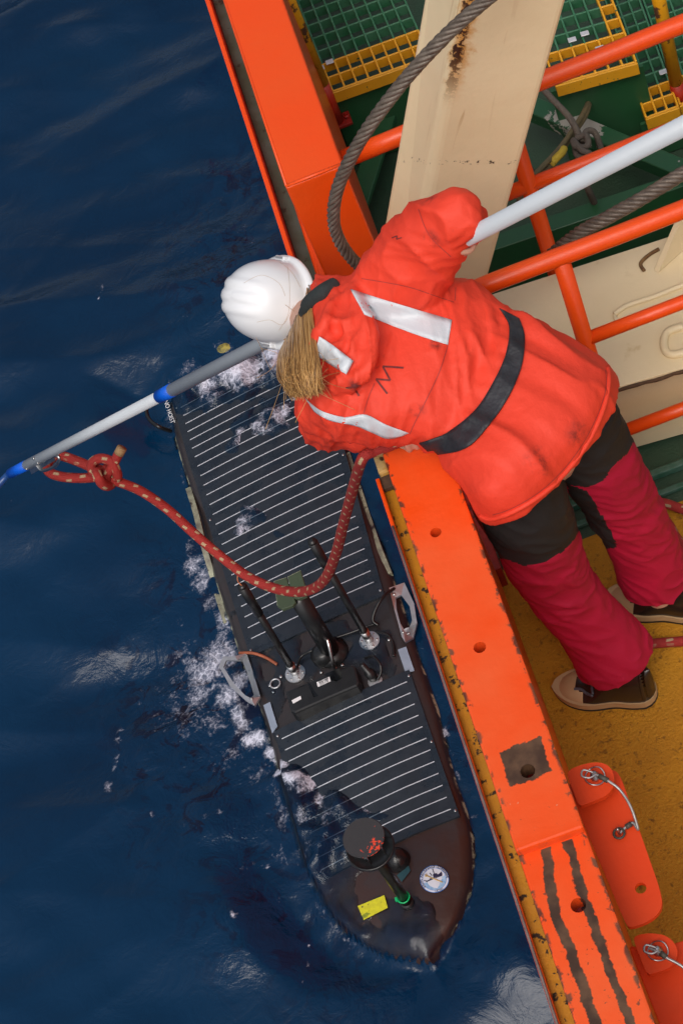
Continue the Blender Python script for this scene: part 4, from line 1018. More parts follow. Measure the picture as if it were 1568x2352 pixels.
# thin water over the hull lets it show through (absorption grows with depth)
dp = attr(nt, 'depth').outputs['Fac']
tr = nt.nodes.new('ShaderNodeBsdfTransparent'); tr.inputs[0].default_value = (.86, .93, .97, 1)
gl = nt.nodes.new('ShaderNodeBsdfGlossy'); gl.inputs['Roughness'].default_value = .08; nt.links.new(bn.outputs[0], gl.inputs['Normal'])
fn = nt.nodes.new('ShaderNodeFresnel'); fn.inputs['IOR'].default_value = 1.33; nt.links.new(bn.outputs[0], fn.inputs['Normal'])
thin = nt.nodes.new('ShaderNodeMixShader'); nt.links.new(fn.outputs[0], thin.inputs[0]); nt.links.new(tr.outputs[0], thin.inputs[1]); nt.links.new(gl.outputs[0], thin.inputs[2])
opq = mth(nt, 'SUBTRACT', 1, mth(nt, 'POWER', 2.718, mul(nt, dp, -22)))
mx = nt.nodes.new('ShaderNodeMixShader'); nt.links.new(opq, mx.inputs[0]); nt.links.new(thin.outputs[0], mx.inputs[1]); nt.links.new(b.outputs[0], mx.inputs[2])
mf = nt.nodes.new('ShaderNodeMixShader'); nt.links.new(fm, mf.inputs[0]); nt.links.new(mx.outputs[0], mf.inputs[1]); nt.links.new(fb.outputs[0], mf.inputs[2])
nt.links.new(mf.outputs[0], out.inputs['Surface'])
sea = struct(add('sea', me, m_sea))
# ================================================================== ropes and the pole
def wire_rope(name, pts, rad, label, pitch=.13, n=10):
    path = catmull(pts, n); fr = frames(path); t = thing(name, path[-1], label, 'wire rope')
    L = [0]
    for i in range(1, len(path)): L.append(L[-1] + (path[i] - path[i - 1]).length)
    N = int(L[-1] / .009); sp = []
    for q in np.linspace(0, L[-1], N):
        i = min(max(0, int(np.searchsorted(L, q)) - 1), len(path) - 2); f = (q - L[i]) / max(1e-6, L[i + 1] - L[i])
        sp.append((path[i].lerp(path[i + 1], f), fr[i][0].lerp(fr[i + 1][0], f).normalized(), fr[i][1].lerp(fr[i + 1][1], f).normalized(), q))
    for k in range(6):
        pp = [p + (u * math.cos(6.2832 * (q / pitch + k / 6)) + v * math.sin(6.2832 * (q / pitch + k / 6))) * rad * .64 for p, u, v, q in sp]
        V, F, U = tube_me(pp, rad * .40, 6); obj('strand', V, F, m_wire, t, True, U)
    tube('core', [s[0] for s in sp[::6]], rad * .52, m_wire, t, 6)
    return t
wire_rope('wire_rope', [P(*q) for q in ((1180, -60, 1.98), (1125, -8, 1.95), (1040, 66, 1.9), (960, 148, 1.84), (895, 226, 1.77), (830, 318, 1.68), (783, 410, 1.56), (766, 480, 1.46), (772, 535, 1.36), (800, 585, 1.26), (850, 635, 1.12))], .0158,
          'thick rusty wire rope looping down in front of the crane arm')
wire_rope('wire_rope', [P(*q) for q in ((1680, 335, .82), (1568, 398, .80), (1480, 452, .78), (1400, 497, .75), (1330, 535, .70), (1260, 590, .6))], .0195,
          'weathered wire rope running under the railing beside the white pole')
def tube_thing(name, pts, r, m, label, cat, k=8, n=8):
    o = tube(name, catmull(pts, n), r, m, None, k); return tag(o, label, cat)
# lashings
lash = thing('dark_lashing_rope', P(1330, 340, .3), 'dark knotted lashing rope hanging from the step frame', 'rope')
tube('standing_line', catmull([P(*q) for q in ((1235, 190, .50), (1262, 222, .50), (1305, 268, .48), (1328, 310, .45), (1333, 345, .43), (1338, 400, .36), (1352, 440, .30), (1372, 482, .16), (1378, 492, .12))], 8), .0105, m_rope_brown, lash, 8)
tube('knot', catmull([P(*q) for q in ((1322, 318, .47), (1345, 312, .48), (1348, 335, .49), (1322, 338, .48), (1316, 322, .47), (1334, 345, .49), (1352, 352, .48), (1350, 362, .46), (1325, 358, .46), (1320, 340, .46))], 7), .0095, m_rope_brown, lash, 8)
tube('loop', catmull([P(*q) for q in ((1336, 325, .46), (1345, 303, .46), (1362, 302, .45), (1374, 325, .42), (1382, 355, .38), (1390, 385, .34))], 7), .010, m_rope_brown, lash, 8)
tube('second_line', catmull([P(*q) for q in ((1340, 350, .44), (1350, 390, .38), (1352, 410, .34))], 6), .0095, m_rope_brown, lash, 8)
tan = thing('tan_lashing_rope', P(1345, 245, .27), 'tan rope with yellow whipping tied from shackle to railing', 'rope')
tube('line', catmull([P(*q) for q in ((1350, 236, .28), (1338, 262, .33), (1315, 298, .40), (1285, 340, .46), (1240, 388, .56), (1208, 420, .62), (1192, 436, .64))], 8), .0085, m_rope_tan, tan, 8)
tube('line', catmull([P(*q) for q in ((1352, 240, .28), (1342, 268, .32), (1310, 316, .39), (1278, 362, .45), (1245, 402, .55), (1210, 440, .62), (1190, 458, .64))], 8), .0085, m_rope_tan, tan, 8)
tube('yellow_whipping', catmull([P(*q) for q in ((1264, 378, .50), (1278, 362, .51), (1290, 350, .51), (1294, 342, .50))], 6), .012, m_yrope, tan, 8)
tag(tube('dark_rope', catmull([P(*q) for q in ((1190, 350, .5), (1215, 385, .44), (1240, 425, .36), (1262, 470, .3))], 6), .010, m_rope_brown), 'dark rope slanting behind the tan lashing beside the crane arm', 'rope')

# boat-hook pole
PA, PB = PD(18, 1091, 7.3), PD(1720, 211.4, 3.80)
dP = (PB - PA)
def on_pole(px):
    lo, hi = 0., 1.
    for _ in range(40):
        m_2 = (lo + hi) / 2
        if proj(PA + dP * m_2)[0] < px: lo = m_2
        else: hi = m_2
    return PA + dP * lo
pole = thing('boat_hook_pole', on_pole(800), 'long grey pole with blue bands held out over the water', 'pole')
m_pole = mat('grey_pole', (.52, .56, .60), .42, col2=(.46, .50, .53), nscale=6, bump=.0006, bscale=40)
m_blue = mat('blue_tape', (.0, .10, .62), .4)
tube('thin_tube', [on_pole(60), on_pole(370)], .0178, m_pole, pole, 20)
tube('thick_tube', [on_pole(388), PB], .0200, m_pole, pole, 20)
tube('blue_band', [on_pole(367), on_pole(396)], .0212, m_blue, pole, 20)
tube('blue_band', [on_pole(26), on_pole(62)], .0186, m_blue, pole, 20)
m_bluetip = mat('blue_hook', (.01, .055, .20), .25)
tube('hook_tip', catmull([on_pole(40), on_pole(20), on_pole(20) + Vector((-.06, -.02, -.02)), on_pole(20) + Vector((-.12, -.05, -.03)), on_pole(20) + Vector((-.15, -.10, -.02)), on_pole(20) + Vector((-.12, -.13, .0))], 6), .013, m_bluetip, pole, 12)
dn = dP.normalized()
for px, s in ((66, 1), (90, -.6), (92, .9)):
    p = on_pole(px); n_ = (CAM - p); n_ = (n_ - dn * n_.dot(dn)).normalized(); sd = dn.cross(n_); n2 = (n_ * .75 + sd * .66 * s).normalized()
    V2, F2 = lathe_me([(.006, 0), (.006, .003), (.003, .005)], 8); obj('screw', xf(V2, align(p + n2 * .0175, n2)), F2, m_steel, pole, True)
pc = on_pole(95); n_ = (CAM - pc); n_ = (n_ - dn * n_.dot(dn)).normalized(); sd = dn.cross(n_)
if sd.dot(down) < 0: sd = -sd
tube('snap_hook', catmull([on_pole(80) + sd * .016, on_pole(86) + sd * .042, on_pole(112) + sd * .046, on_pole(128) + sd * .028, on_pole(118) + sd * .014, on_pole(95) + sd * .022], 6), .0062, m_steel, pole, 8)
bm = bmesh.new(); a_, b__ = on_pole(62) + sd * .016, on_pole(118) + sd * .016; slab(bm, [a_, b__, b__ + sd * .014, a_ + sd * .02], .004, 0, n_); bm_obj('hook_plate', bm, m_steel, pole)

# red rope with pale flecks
def fleck(nt, b, c, pos):
    uv = attr(nt, 'UVMap').outputs['Vector']; x, y, z = sep(nt, uv)
    vv = mul(nt, y, 21.0); row = mth(nt, 'FLOOR', vv); fy = mth(nt, 'ABSOLUTE', mth(nt, 'SUBTRACT', mth(nt, 'FRACT', vv), .5))
    xx = mth(nt, 'ADD', mth(nt, 'ADD', mul(nt, x, 3.0), mul(nt, row, .5)), mul(nt, mth(nt, 'FRACT', vv), .22))
    fx = mth(nt, 'ABSOLUTE', mth(nt, 'SUBTRACT', mth(nt, 'FRACT', xx), .5))
    wob = mul(nt, noise_n(nt, pos, 190, 3), .16)
    f = mul(nt, ramp(nt, mth(nt, 'ADD', fy, wob), .31, .24), ramp(nt, mth(nt, 'ADD', fx, wob), .26, .19))
    return mixc(nt, f, c, rgb(nt, (.42, .30, .17)))
m_rope = mat('red_rope', (.34, .022, .016), .8, col2=(.26, .016, .014), nscale=14, bump=.0025, bscale=330, extra=fleck)
m_ropeend = mat('rope_end', (.34, .22, .10), .8, col2=(.22, .10, .05), nscale=40, bump=.002)
rope = thing('red_rope', P(860, 1036, 1.0), 'red rope with pale flecks knotted to the pole end and hanging over the bulwark', 'rope')
D0 = 7.28
rope_pts = [PD(*q) for q in ((238, 1092, D0 - .03), (262, 1103, D0 - .02), (322, 1127, D0 + .02), (385, 1170, D0 + .06), (440, 1220, D0 + .08), (500, 1272, D0 + .06), (570, 1325, D0 - .03), (640, 1354, 7.14), (700, 1358, 6.97), (742, 1335, 6.72), (770, 1275, 6.3), (788, 1205, 5.85), (808, 1130, 5.4), (826, 1068, 5.04))] + \
           [P(838, 1046, 1.022), P(858, 1037, 1.018), P(890, 1025, 1.016), P(930, 1010, 1.016), P(985, 1000, 1.016), P(1032, 1010, 1.016), P(1060, 1035, 1.012), P(1075, 1080, .94)]
rp_ = catmull(rope_pts, 9)
def rr_(p): return lerp(.0142, .0178, sstep(5.2, 7.0, (p - CAM).dot(fwd)))
tube('hanging_bight', rp_, [rr_(p) for p in rp_], m_rope, rope, 14)
eye = catmull([PD(*q) for q in ((246, 1100, D0 - .05), (228, 1096, D0), (190, 1098, D0), (150, 1096, D0), (122, 1089, D0), (108, 1077, D0 + .01), (112, 1062, D0 + .04), (124, 1050, D0 + .06), (142, 1047, D0 + .04), (180, 1060, D0), (212, 1073, D0 - .01), (236, 1080, D0 - .02))], 7)
tube('eye_loop', eye, .0178, m_rope, rope, 14)
kn = catmull([PD(*q) for q in ((228, 1092, D0 - .06), (212, 1080, D0 - .05), (213, 1062, D0 - .05), (232, 1053, D0 - .06), (256, 1060, D0 - .07), (266, 1078, D0 - .06), (270, 1097, D0 - .03), (256, 1106, D0 + .02))], 7)
tube('knot_turn', kn, .0178, m_rope, rope, 14)
kn2 = catmull([PD(*q) for q in ((222, 1082, D0 - .07), (226, 1096, D0 - .09), (236, 1112, D0 - .07), (250, 1116, D0 - .03), (262, 1104, D0 + .02), (256, 1084, D0 - .02), (238, 1072, D0 - .02))], 7)
tube('knot_turn', kn2, .0178, m_rope, rope, 14)
tail = catmull([PD(*q) for q in ((244, 1092, D0 - .03), (256, 1076, D0 - .06), (266, 1056, D0 - .07), (274, 1040, D0 - .08))], 6); tube('tail', tail, .0175, m_rope, rope, 14)
tube('whipped_end', [PD(273, 1043, D0 - .08), PD(281, 1028, D0 - .09)], .0182, m_ropeend, rope, 14)
# inboard part of the same rope, slack on deck
m_roped = m_rope
drp = catmull([P(*q) for q in ((1075, 1080, .94), (1082, 1130, .80), (1103, 1185, .60), (1130, 1228, .42), (1175, 1300, .20), (1235, 1385, .05), (1275, 1432, .022), (1330, 1470, .022), (1400, 1488, .022), (1500, 1478, .022), (1600, 1466, .022), (1690, 1420, .022), (1690, 1330, .022), (1600, 1280, .022), (1556, 1240, .022), (1535, 1205, .022), (1500, 1165, .024), (1470, 1150, .026), (1520, 1155, .03), (1560, 1168, .03), (1640, 1200, .022))], 8)
tube('slack_on_deck', drp, .0142, m_rope, rope, 12)
# ================================================================== the person
person = thing('person', P(1400, 1500, 0), 'person in orange jacket, white hard hat and red trousers leaning over the bulwark', 'person')
def sphere_me(c, a, b, d, k=20, n=12):
    """ellipsoid from three half-axis vectors"""
    st = []
    for i in range(n + 1):
        th = math.pi * (i + .02 if i == 0 else (i - .02 if i == n else i)) / n; st.append((Vector(c) - Vector(d) * math.cos(th), Vector(a) * math.sin(th), Vector(b) * math.sin(th)))
    return loft_me(st, k)
def remesh(parts, voxel, smooth_it):
    V, F = [], []
    for v, f in parts:
        o = len(V); V += v; F += [tuple(i + o for i in q) for q in f]
    me = mesh(V, F); o = bpy.data.objects.new('tmp', me); C.objects.link(o)
    md = o.modifiers.new('r', 'REMESH'); md.mode = 'VOXEL'; md.voxel_size = voxel; md.use_smooth_shade = True
    if smooth_it: sm = o.modifiers.new('s', 'SMOOTH'); sm.iterations = smooth_it; sm.factor = .5
    bpy.context.view_layer.update(); dg = bpy.context.evaluated_depsgraph_get(); nm = bpy.data.meshes.new_from_object(o.evaluated_get(dg))
    bpy.data.objects.remove(o); nm.polygons.foreach_set('use_smooth', [True] * len(nm.polygons)); return nm
# ---------------- jacket
def tstation(A, B, z, th, back=None):
    a, b = P(*A, z), P(*B, z); return [(a + b) / 2, (b - a) / 2, th, back]
TS = [tstation((752, 705), (722, 862), 1.245, .065), tstation((795, 672), (706, 915), 1.235, .088), tstation((865, 655), (735, 975), 1.22, .108), tstation((950, 650), (830, 1005), 1.20, .122),
      tstation((1045, 658), (925, 1003), 1.175, .130), tstation((1110, 682), (965, 1012), 1.15, .128), tstation((1166, 716), (1000, 1033), 1.13, .122), tstation((1235, 745), (1030, 1072), 1.10, .132), tstation((1310, 785), (1060, 1125), 1.07, .145, (1222, 972, 1.205)),
      tstation((1370, 822), (1088, 1168), 1.02, .15, (1285, 1025, 1.155)), tstation((1400, 856), (1112, 1192), .965, .15, (1322, 1070, 1.075))]
st = []
for i, (c, a, th, back) in enumerate(TS):
    sp = TS[min(i + 1, len(TS) - 1)][0] - TS[max(i - 1, 0)][0]
    b = a.cross(sp).normalized(); b = b if b.z > 0 else -b
    b = b * th
    if back is not None: b = P(*back) - c
    st.append((c, a, b))
torso_st = st
# finer stations by interpolation
def densify(st, n=5):
    cs, as_, bs = [catmull([s[k] for s in st], n) for k in range(3)]; return list(zip(cs, as_, bs))
torso = loft_me(densify(st, 5), 44, power=2.6)
def limb(stn, flat_=.85, k=24):
    """stn: (px, py, z, half width px)"""
    cs = [P(q[0], q[1], q[2]) for q in stn]; out = []
    for i, q in enumerate(stn):
        sp = (cs[min(i + 1, len(cs) - 1)] - cs[max(i - 1, 0)]).normalized(); rv = (cs[i] - CAM); d = rv.dot(fwd)
        a = sp.cross(rv).normalized() * (q[3] * d / FOC); b = a.cross(sp).normalized() * (q[3] * d / FOC * flat_); out.append((cs[i], a, b))
    return loft_me(densify(out, 4), k)
handR = on_pole(1048)
sleeveR = limb([(880, 760, 1.21, 90), (900, 690, 1.27, 112), (930, 630, 1.34, 108), (968, 572, 1.42, 96), (1010, 520, 1.50, 82), (1042, 490, 1.55, 62), (1052, 482, 1.56, 40)])
foreR = limb([(1030, 505, 1.55, 66), (1048, 500, 1.53, 66), (1058, 510, 1.50, 60), (1056, 528, 1.46, 50), (1054, 548, 1.415, 43)], 1.0)
elbowR = sphere_me(P(1044, 497, 1.54), Vector((.06, 0, 0)), Vector((0, .062, 0)), Vector((0, 0, .06)))
sleeveL = limb([(800, 900, 1.18, 95), (765, 935, 1.15, 84), (745, 970, 1.08, 66), (742, 996, 1.01, 50), (745, 1005, .98, 38)])
foreL = limb([(742, 985, 1.02, 52), (775, 995, .995, 46), (830, 1000, 1.01, 40), (872, 998, 1.035, 34)], 1.0)
shL = sphere_me(P(742, 940, 1.15), Vector((.07, 0, 0)), Vector((0, .08, 0)), Vector((0, 0, .07)))
# hood bunched on the back, with rolled rims
hoodc = P(782, 770, 1.315)
ex = (P(855, 790, 1.315) - hoodc); ey = (P(765, 655, 1.315) - hoodc)
hood = sphere_me(hoodc, ex * .96, ey * .98, Vector((0, 0, .062)))
def roll(pts, r): V, F, U = tube_me(catmull([P(q[0], q[1], q[2] + .055) for q in pts], 6), r, 10); return V, F
hood2 = roll([(742, 652, 1.22), (778, 650, 1.27), (815, 682, 1.305), (843, 740, 1.315), (852, 800, 1.31), (838, 852, 1.295), (795, 878, 1.275), (745, 885, 1.24)], .026)
hood3 = roll([(728, 668, 1.23), (764, 662, 1.285), (768, 700, 1.315), (752, 745, 1.325), (722, 785, 1.305), (716, 835, 1.28), (730, 880, 1.25)], .022)
hood4 = roll([(775, 668, 1.29), (795, 715, 1.32), (790, 770, 1.325), (768, 820, 1.31)], .018)
hood5 = roll([(812, 700, 1.31), (822, 760, 1.32), (815, 815, 1.315), (780, 850, 1.30)], .017)
jm = remesh([torso, sleeveR, foreR, elbowR, sleeveL, foreL, shL, hood, hood2, hood3, hood4, hood5], .0070, 4)
# folds
spd = (TS[3][0] - TS[9][0]).normalized(); acr = TS[5][1].normalized(); upv = Vector((0, 0, 1))
armd = (P(1040, 480, 1.55) - P(900, 690, 1.27)).normalized()
def ridge(x): return 1 - abs(x)
cn = len(jm.vertices); co = np.empty(cn * 3); jm.vertices.foreach_get('co', co); co = co.reshape(-1, 3)
no = np.empty(cn * 3); jm.vertices.foreach_get('normal', no); no = no.reshape(-1, 3)
c0 = TS[6][0]; belt_s = 0
hem_c = TS[10][0]
for i in range(cn):
    p = Vector(co[i]); q = p - c0; s = q.dot(spd); a = q.dot(acr); z = q.z
    px, py = proj(p)
    d = 0
    wbelow = sstep(.01, -.05, s)           # below the belt
    # pleats running from the belt to the hem
    d += wbelow * (.0105 * sstep(-.36, -.05, s) + .004) * ((ridge(noise.noise(Vector((a * 13 + s * 3, s * 2.2, z * 5)))) ** 3 - .5) * 1.7 + .5 * noise.noise(Vector((a * 30 + s * 6, s * 4, z * 9))))
    # gathers next to the belt
    d += .0035 * math.exp(-(s / .05) ** 2) * noise.noise(Vector((a * 45, s * 8, z * 20)))
    d -= .010 * math.exp(-(s / .022) ** 2)
    up_ = 1 - wbelow
    arm = sstep(700, 600, py - .35 * (px - 950)) * sstep(760, 820, px)
    # broad slanting folds over the back
    r1 = ridge(noise.noise(Vector((s * 10 + a * 7.5, (a - s * .9) * 1.6, z * 2 + 3.1)))) ; r2 = ridge(noise.noise(Vector((s * 24 + a * 15, (a - s * .7) * 2.8, z * 3 + 7.7))))
    d += up_ * (1 - arm) * (.0125 * (r1 ** 6 - .4) + .0075 * (r2 ** 6 - .4) + .0022 * (ridge(noise.noise(Vector((s * 44 + a * 30, a * 14 - s * 9, z * 16)))) ** 3 - .5))
    # sleeve: rings of folds across the arm
    qa = p - P(900, 690, 1.27); sa = qa.dot(armd); oa = qa - armd * sa
    d += arm * (.013 * (ridge(noise.noise(Vector((sa * 9 + oa.x * 10, oa.y * 10 + sa * 4, oa.z * 7)))) ** 3 - .55) + .006 * (ridge(noise.noise(Vector((sa * 19 + oa.y * 14, oa.x * 16 + 4 - sa * 8, oa.z * 12)))) ** 3 - .5))
    # hood and left sleeve crumple
    hd_ = math.exp(-(((px - 780) / 90) ** 2 + ((py - 770) / 130) ** 2)) ; sl = math.exp(-(((px - 770) / 110) ** 2 + ((py - 990) / 60) ** 2))
    d += (hd_ * .018 + sl * .010) * (ridge(noise.noise(p * 13 + Vector((0, 5, 0)))) ** 3 - .5) + (hd_ + sl) * .003 * noise.noise(p * 42)
    d += .0012 * noise.noise(p * 60)
    co[i] += no[i] * d
jm.vertices.foreach_set('co', co.ravel()); jm.update()
def soil(nt, b, c, pos):
    n1 = noise_n(nt, pos, 3.2, 5, .6); n2 = noise_n(nt, pos, 11, 7, .7)
    c = mixc(nt, mul(nt, ramp(nt, n1, .50, .72), .30), c, rgb(nt, (.42, .022, .010)))
    c = mixc(nt, mul(nt, ramp(nt, n2, .66, .78), .55), c, rgb(nt, (.16, .018, .016)))
    w_ = nt.nodes.new('ShaderNodeTexWave'); w_.inputs['Scale'].default_value = 420; nt.links.new(pos, w_.inputs['Vector'])
    for q, r_ in SMUDGE:
        d = nt.nodes.new('ShaderNodeVectorMath'); d.operation = 'DISTANCE'; nt.links.new(pos, d.inputs[0]); d.inputs[1].default_value = q
        f = mul(nt, ramp(nt, d.outputs['Value'], r_, r_ * .2), ramp(nt, n2, .44, .62)); c = mixc(nt, mul(nt, f, .8), c, rgb(nt, (.035, .012, .012)))
    return c
bvh = BVHTree.FromPolygons([v.co for v in jm.vertices], [tuple(p.vertices) for p in jm.polygons])
def hit(px, py, off=.0025):
    r = ray(px, py).normalized(); h, n_, i_, d_ = bvh.ray_cast(CAM, r)
    if h is None: return None
    return h - r * off
SMUDGE = []
for px, py, r_ in ((990, 553, .035), (985, 460, .03), (910, 545, .02), (1000, 790, .02), (958, 942, .028), (1240, 1060, .05), (1330, 1000, .05), (820, 885, .03)):
    h = hit(px, py, 0)
    if h is not None: SMUDGE.append((h, r_))
m_jacket = mat('orange_jacket_cloth', (.79, .055, .024), .62, col2=(.68, .043, .019), nscale=2.5, namt=.6, bump=.0010, bscale=110, spec=.35, extra=soil)
jk = add('jacket', jm, m_jacket, person)
def proj_strip(name, top, bot, m, parent, n=26, k=5, off=.003, thick=.0015):
    tp = catmull([Vector((x, y, 0)) for x, y in top], 8); bt = catmull([Vector((x, y, 0)) for x, y in bot], 8)
    def samp(l, f): x = f * (len(l) - 1); i = min(int(x), len(l) - 2); return l[i].lerp(l[i + 1], x - i)
    V, F, ix = [], [], {}
    for i in range(n + 1):
        for j in range(k + 1):
            q = samp(tp, i / n).lerp(samp(bt, i / n), j / k); h = hit(q.x, q.y, off)
            if h is not None: ix[i, j] = len(V); V.append(h)
    for i in range(n):
        for j in range(k):
            q = [(i, j), (i + 1, j), (i + 1, j + 1), (i, j + 1)]
            if all(t in ix for t in q):
                pts = [V[ix[t]] for t in q]
                if max((pts[a_] - pts[(a_ + 1) % 4]).length for a_ in range(4)) < .09: F.append([ix[t] for t in q])
    o = obj(name, V, F, m, parent, True)
    md = o.modifiers.new('t', 'SOLIDIFY'); md.thickness = thick; md.offset = 0
    return o
m_tape = mat('reflective_tape', (.62, .65, .68), .35, col2=(.52, .55, .60), nscale=14, bump=.0006, bscale=300)
m_belt = mat('black_belt_cloth', (.012, .013, .017), .55, col2=(.03, .032, .04), nscale=20, bump=.004, bscale=45)
proj_strip('reflective_tape', [(804, 664), (880, 688), (960, 712), (1037, 735)], [(836, 722), (900, 748), (965, 772), (1028, 792)], m_tape, jk)
proj_strip('reflective_tape', [(733, 773), (760, 790), (811, 829)], [(722, 812), (750, 832), (795, 860)], m_tape, jk, 14, 6, .012)
proj_strip('reflective_tape', [(700, 914), (735, 942), (790, 958), (838, 952), (885, 975), (938, 995)], [(722, 946), (757, 966), (815, 978), (850, 992), (890, 1008), (925, 1001)], m_tape, jk)
proj_strip('belt', [(1146, 708), (1168, 748), (1162, 808), (1135, 872), (1090, 942), (1022, 996), (962, 1018)], [(1192, 732), (1204, 772), (1198, 836), (1172, 902), (1127, 970), (1068, 1030), (992, 1046)], m_belt, jk, 50, 6, .007, .003)
# marker strokes and stitching
m_ink = mat('marker_ink', (.11, .016, .016), .7, col2=(.30, .028, .022), nscale=40)
def stroke(pts, wd, m=m_ink, nm='marker_stroke'):
    c = catmull([Vector((x, y, 0)) for x, y in pts], 6); L = []
    T_, B_ = [], []
    for i, p in enumerate(c):
        d = (c[min(i + 1, len(c) - 1)] - c[max(i - 1, 0)]); d.normalize(); s = Vector((-d.y, d.x, 0)) * wd; T_.append((p.x + s.x, p.y + s.y)); B_.append((p.x - s.x, p.y - s.y))
    V, F = [], []
    for a, b in zip(T_, B_):
        ha, hb = hit(*a, .0022), hit(*b, .0022)
        if ha is None or hb is None: continue
        V += [ha, hb]
    for i in range(len(V) // 2 - 1): F.append((2 * i, 2 * i + 1, 2 * i + 3, 2 * i + 2))
    if F: obj(nm, V, F, m, jk)
def z2(x, y): return (470.3 + x * .41244, 529.1 + y * .41244)
for s_ in ([(1105, 765), (990, 757)], [(990, 757), (1032, 835)], [(1032, 835), (952, 828)], [(952, 828), (1015, 910)], [(785, 878), (868, 868)], [(868, 868), (815, 862)], [(822, 862), (858, 922)], [(1095, 40), (1065, 50)], [(1065, 50), (1070, 30)], [(1070, 30), (1040, 42)]):
    stroke([z2(*q) for q in s_], 2.2 if s_[0][1] > 100 else 1.2)
m_stitch = mat('stitching', (.42, .04, .03), .7)
stroke([(1046, 660), (1044, 690)], 1.0, m_stitch, 'seam'); stroke([(1028, 793), (1010, 850), (985, 905), (955, 965), (940, 998)], 1.0, m_stitch, 'seam')
for s_ in ([(1042, 694), (1000, 680), (940, 660), (880, 648), (830, 640)], [(1390, 850), (1391, 885), (1383, 922), (1362, 974), (1333, 1026), (1297, 1074), (1252, 1119), (1203, 1153), (1160, 1174), (1130, 1183)], [(860, 880), (845, 915), (835, 950)], [(960, 480), (985, 540), (1035, 590)]):
    stroke(s_, .9, m_stitch, 'seam')
# hem
hem = []
for q in ((1400, 850), (1402, 880), (1395, 925), (1375, 980), (1345, 1035), (1308, 1084), (1262, 1130), (1210, 1166), (1165, 1188), (1130, 1197), (1108, 1190)):
    h = hit(q[0] - 5, q[1] - 5, 0)
    if h is not None: hem.append(h)
if len(hem) > 3: tube('hem', catmull(hem, 5), .0065, m_jacket, jk, 8)
# collar lining
tube('fleece_collar', catmull([P(*q) for q in ((700, 718, 1.27), (714, 694, 1.33), (740, 672, 1.365), (768, 656, 1.35))], 6), [.016] * 4 + [.020] * 8 + [.020] * 7, mat('dark_fleece', (.018, .024, .025), .9, col2=(.03, .036, .036), nscale=30, bump=.004, bscale=50), jk, 12)

# ---------------- trousers
m_tred = mat('red_trouser_cloth', (.42, .004, .034), .7, col2=(.31, .005, .026), nscale=4, namt=.8, bump=.0008, bscale=170, spec=.3)
m_tblk = mat('black_trouser_cloth', (.013, .012, .012), .65, col2=(.024, .022, .021), nscale=5, bump=.0008, bscale=170, spec=.3)
def inpoly(x, y, poly):
    r_ = False; j = len(poly) - 1
    for i in range(len(poly)):
        (xi, yi), (xj, yj) = poly[i], poly[j]
        if (yi > y) != (yj > y) and x < (xj - xi) * (y - yi) / (yj - yi) + xi: r_ = not r_
        j = i
    return r_
def leg_mesh(stn, blacks, seed):
    cs = [P(q[0], q[1], q[2]) for q in stn]; rings = []
    for i, q in enumerate(stn):
        sp = (cs[min(i + 1, len(cs) - 1)] - cs[max(i - 1, 0)]).normalized(); rv = cs[i] - CAM; d = rv.dot(fwd)
        a = sp.cross(rv).normalized() * (q[3] * d / FOC); b = a.cross(sp).normalized() * (q[3] * d / FOC * .92); rings.append((cs[i], a, b))
    V, F = loft_me(densify(rings, 26), 84)
    V2 = []; N = len(V) // 84
    for r_ in range(N):
        cen = sum((V[r_ * 84 + j] for j in range(84)), Vector()) / 84; f = r_ / N
        for j in range(84):
            p = V[r_ * 84 + j]; n_ = (p - cen).normalized()
            amp = .014 * (.45 + .55 * math.exp(-((f - .45) / .2) ** 2) + .8 * sstep(.75, .95, f))
            w1 = ridge(noise.noise(Vector((p.z * 9 + p.x * 8 + seed, p.x * 7 + p.y * 6 - p.z * 5, p.y * 5 + seed)))) ** 3 - .5; w2 = ridge(noise.noise(Vector((p.z * 22 + p.x * 19, p.y * 13 - p.z * 9, p.x * 12 + seed + 4)))) ** 3 - .5
            V2.append(p + n_ * (amp * .55 * w1 + amp * .6 * w2))
    me = mesh(V2, F, 'leg', True); me.materials.append(m_tred); me.materials.append(m_tblk)
    for po in me.polygons:
        c = sum((V2[i] for i in po.vertices), Vector()) / len(po.vertices); x, y = proj(c)
        if any(inpoly(x, y, b) for b in blacks): po.material_index = 1
    return me
legL = leg_mesh([(1175, 1090, .98, 112), (1205, 1165, .88, 104), (1232, 1235, .74, 96), (1262, 1310, .58, 86), (1305, 1375, .44, 80), (1358, 1438, .30, 82), (1395, 1484, .21, 88), (1412, 1508, .16, 92)],
    [[(900, 900), (1700, 900), (1345, 1190), (1337, 1206), (1320, 1236), (1290, 1268), (1240, 1295), (1200, 1300), (1165, 1285), (1050, 1270)], [(1332, 1200), (1352, 1215), (1385, 1285), (1420, 1332), (1413, 1350), (1392, 1328), (1352, 1262), (1345, 1240)]], 1.0)
legR = leg_mesh([(1310, 960, .98, 108), (1345, 1020, .88, 100), (1385, 1085, .75, 92), (1425, 1155, .58, 84), (1458, 1215, .44, 80), (1482, 1270, .31, 80), (1498, 1312, .22, 82), (1504, 1330, .18, 82)],
    [[(900, 700), (1800, 700), (1800, 1000), (1452, 1018), (1440, 1042), (1405, 1072), (1385, 1105), (1345, 1120), (1305, 1113), (1200, 1180)], [(1303, 1112), (1345, 1128), (1368, 1160), (1398, 1215), (1418, 1258), (1375, 1261), (1340, 1200), (1305, 1130)]], 5.0)
tr1 = add('trouser_leg', legL, None, person); tr2 = add('trouser_leg', legR, None, person)
# cuffs tabs
for me_, c_px in ((tr1, [(1385, 1545), (1410, 1538), (1440, 1520), (1455, 1512)]),):
    pass
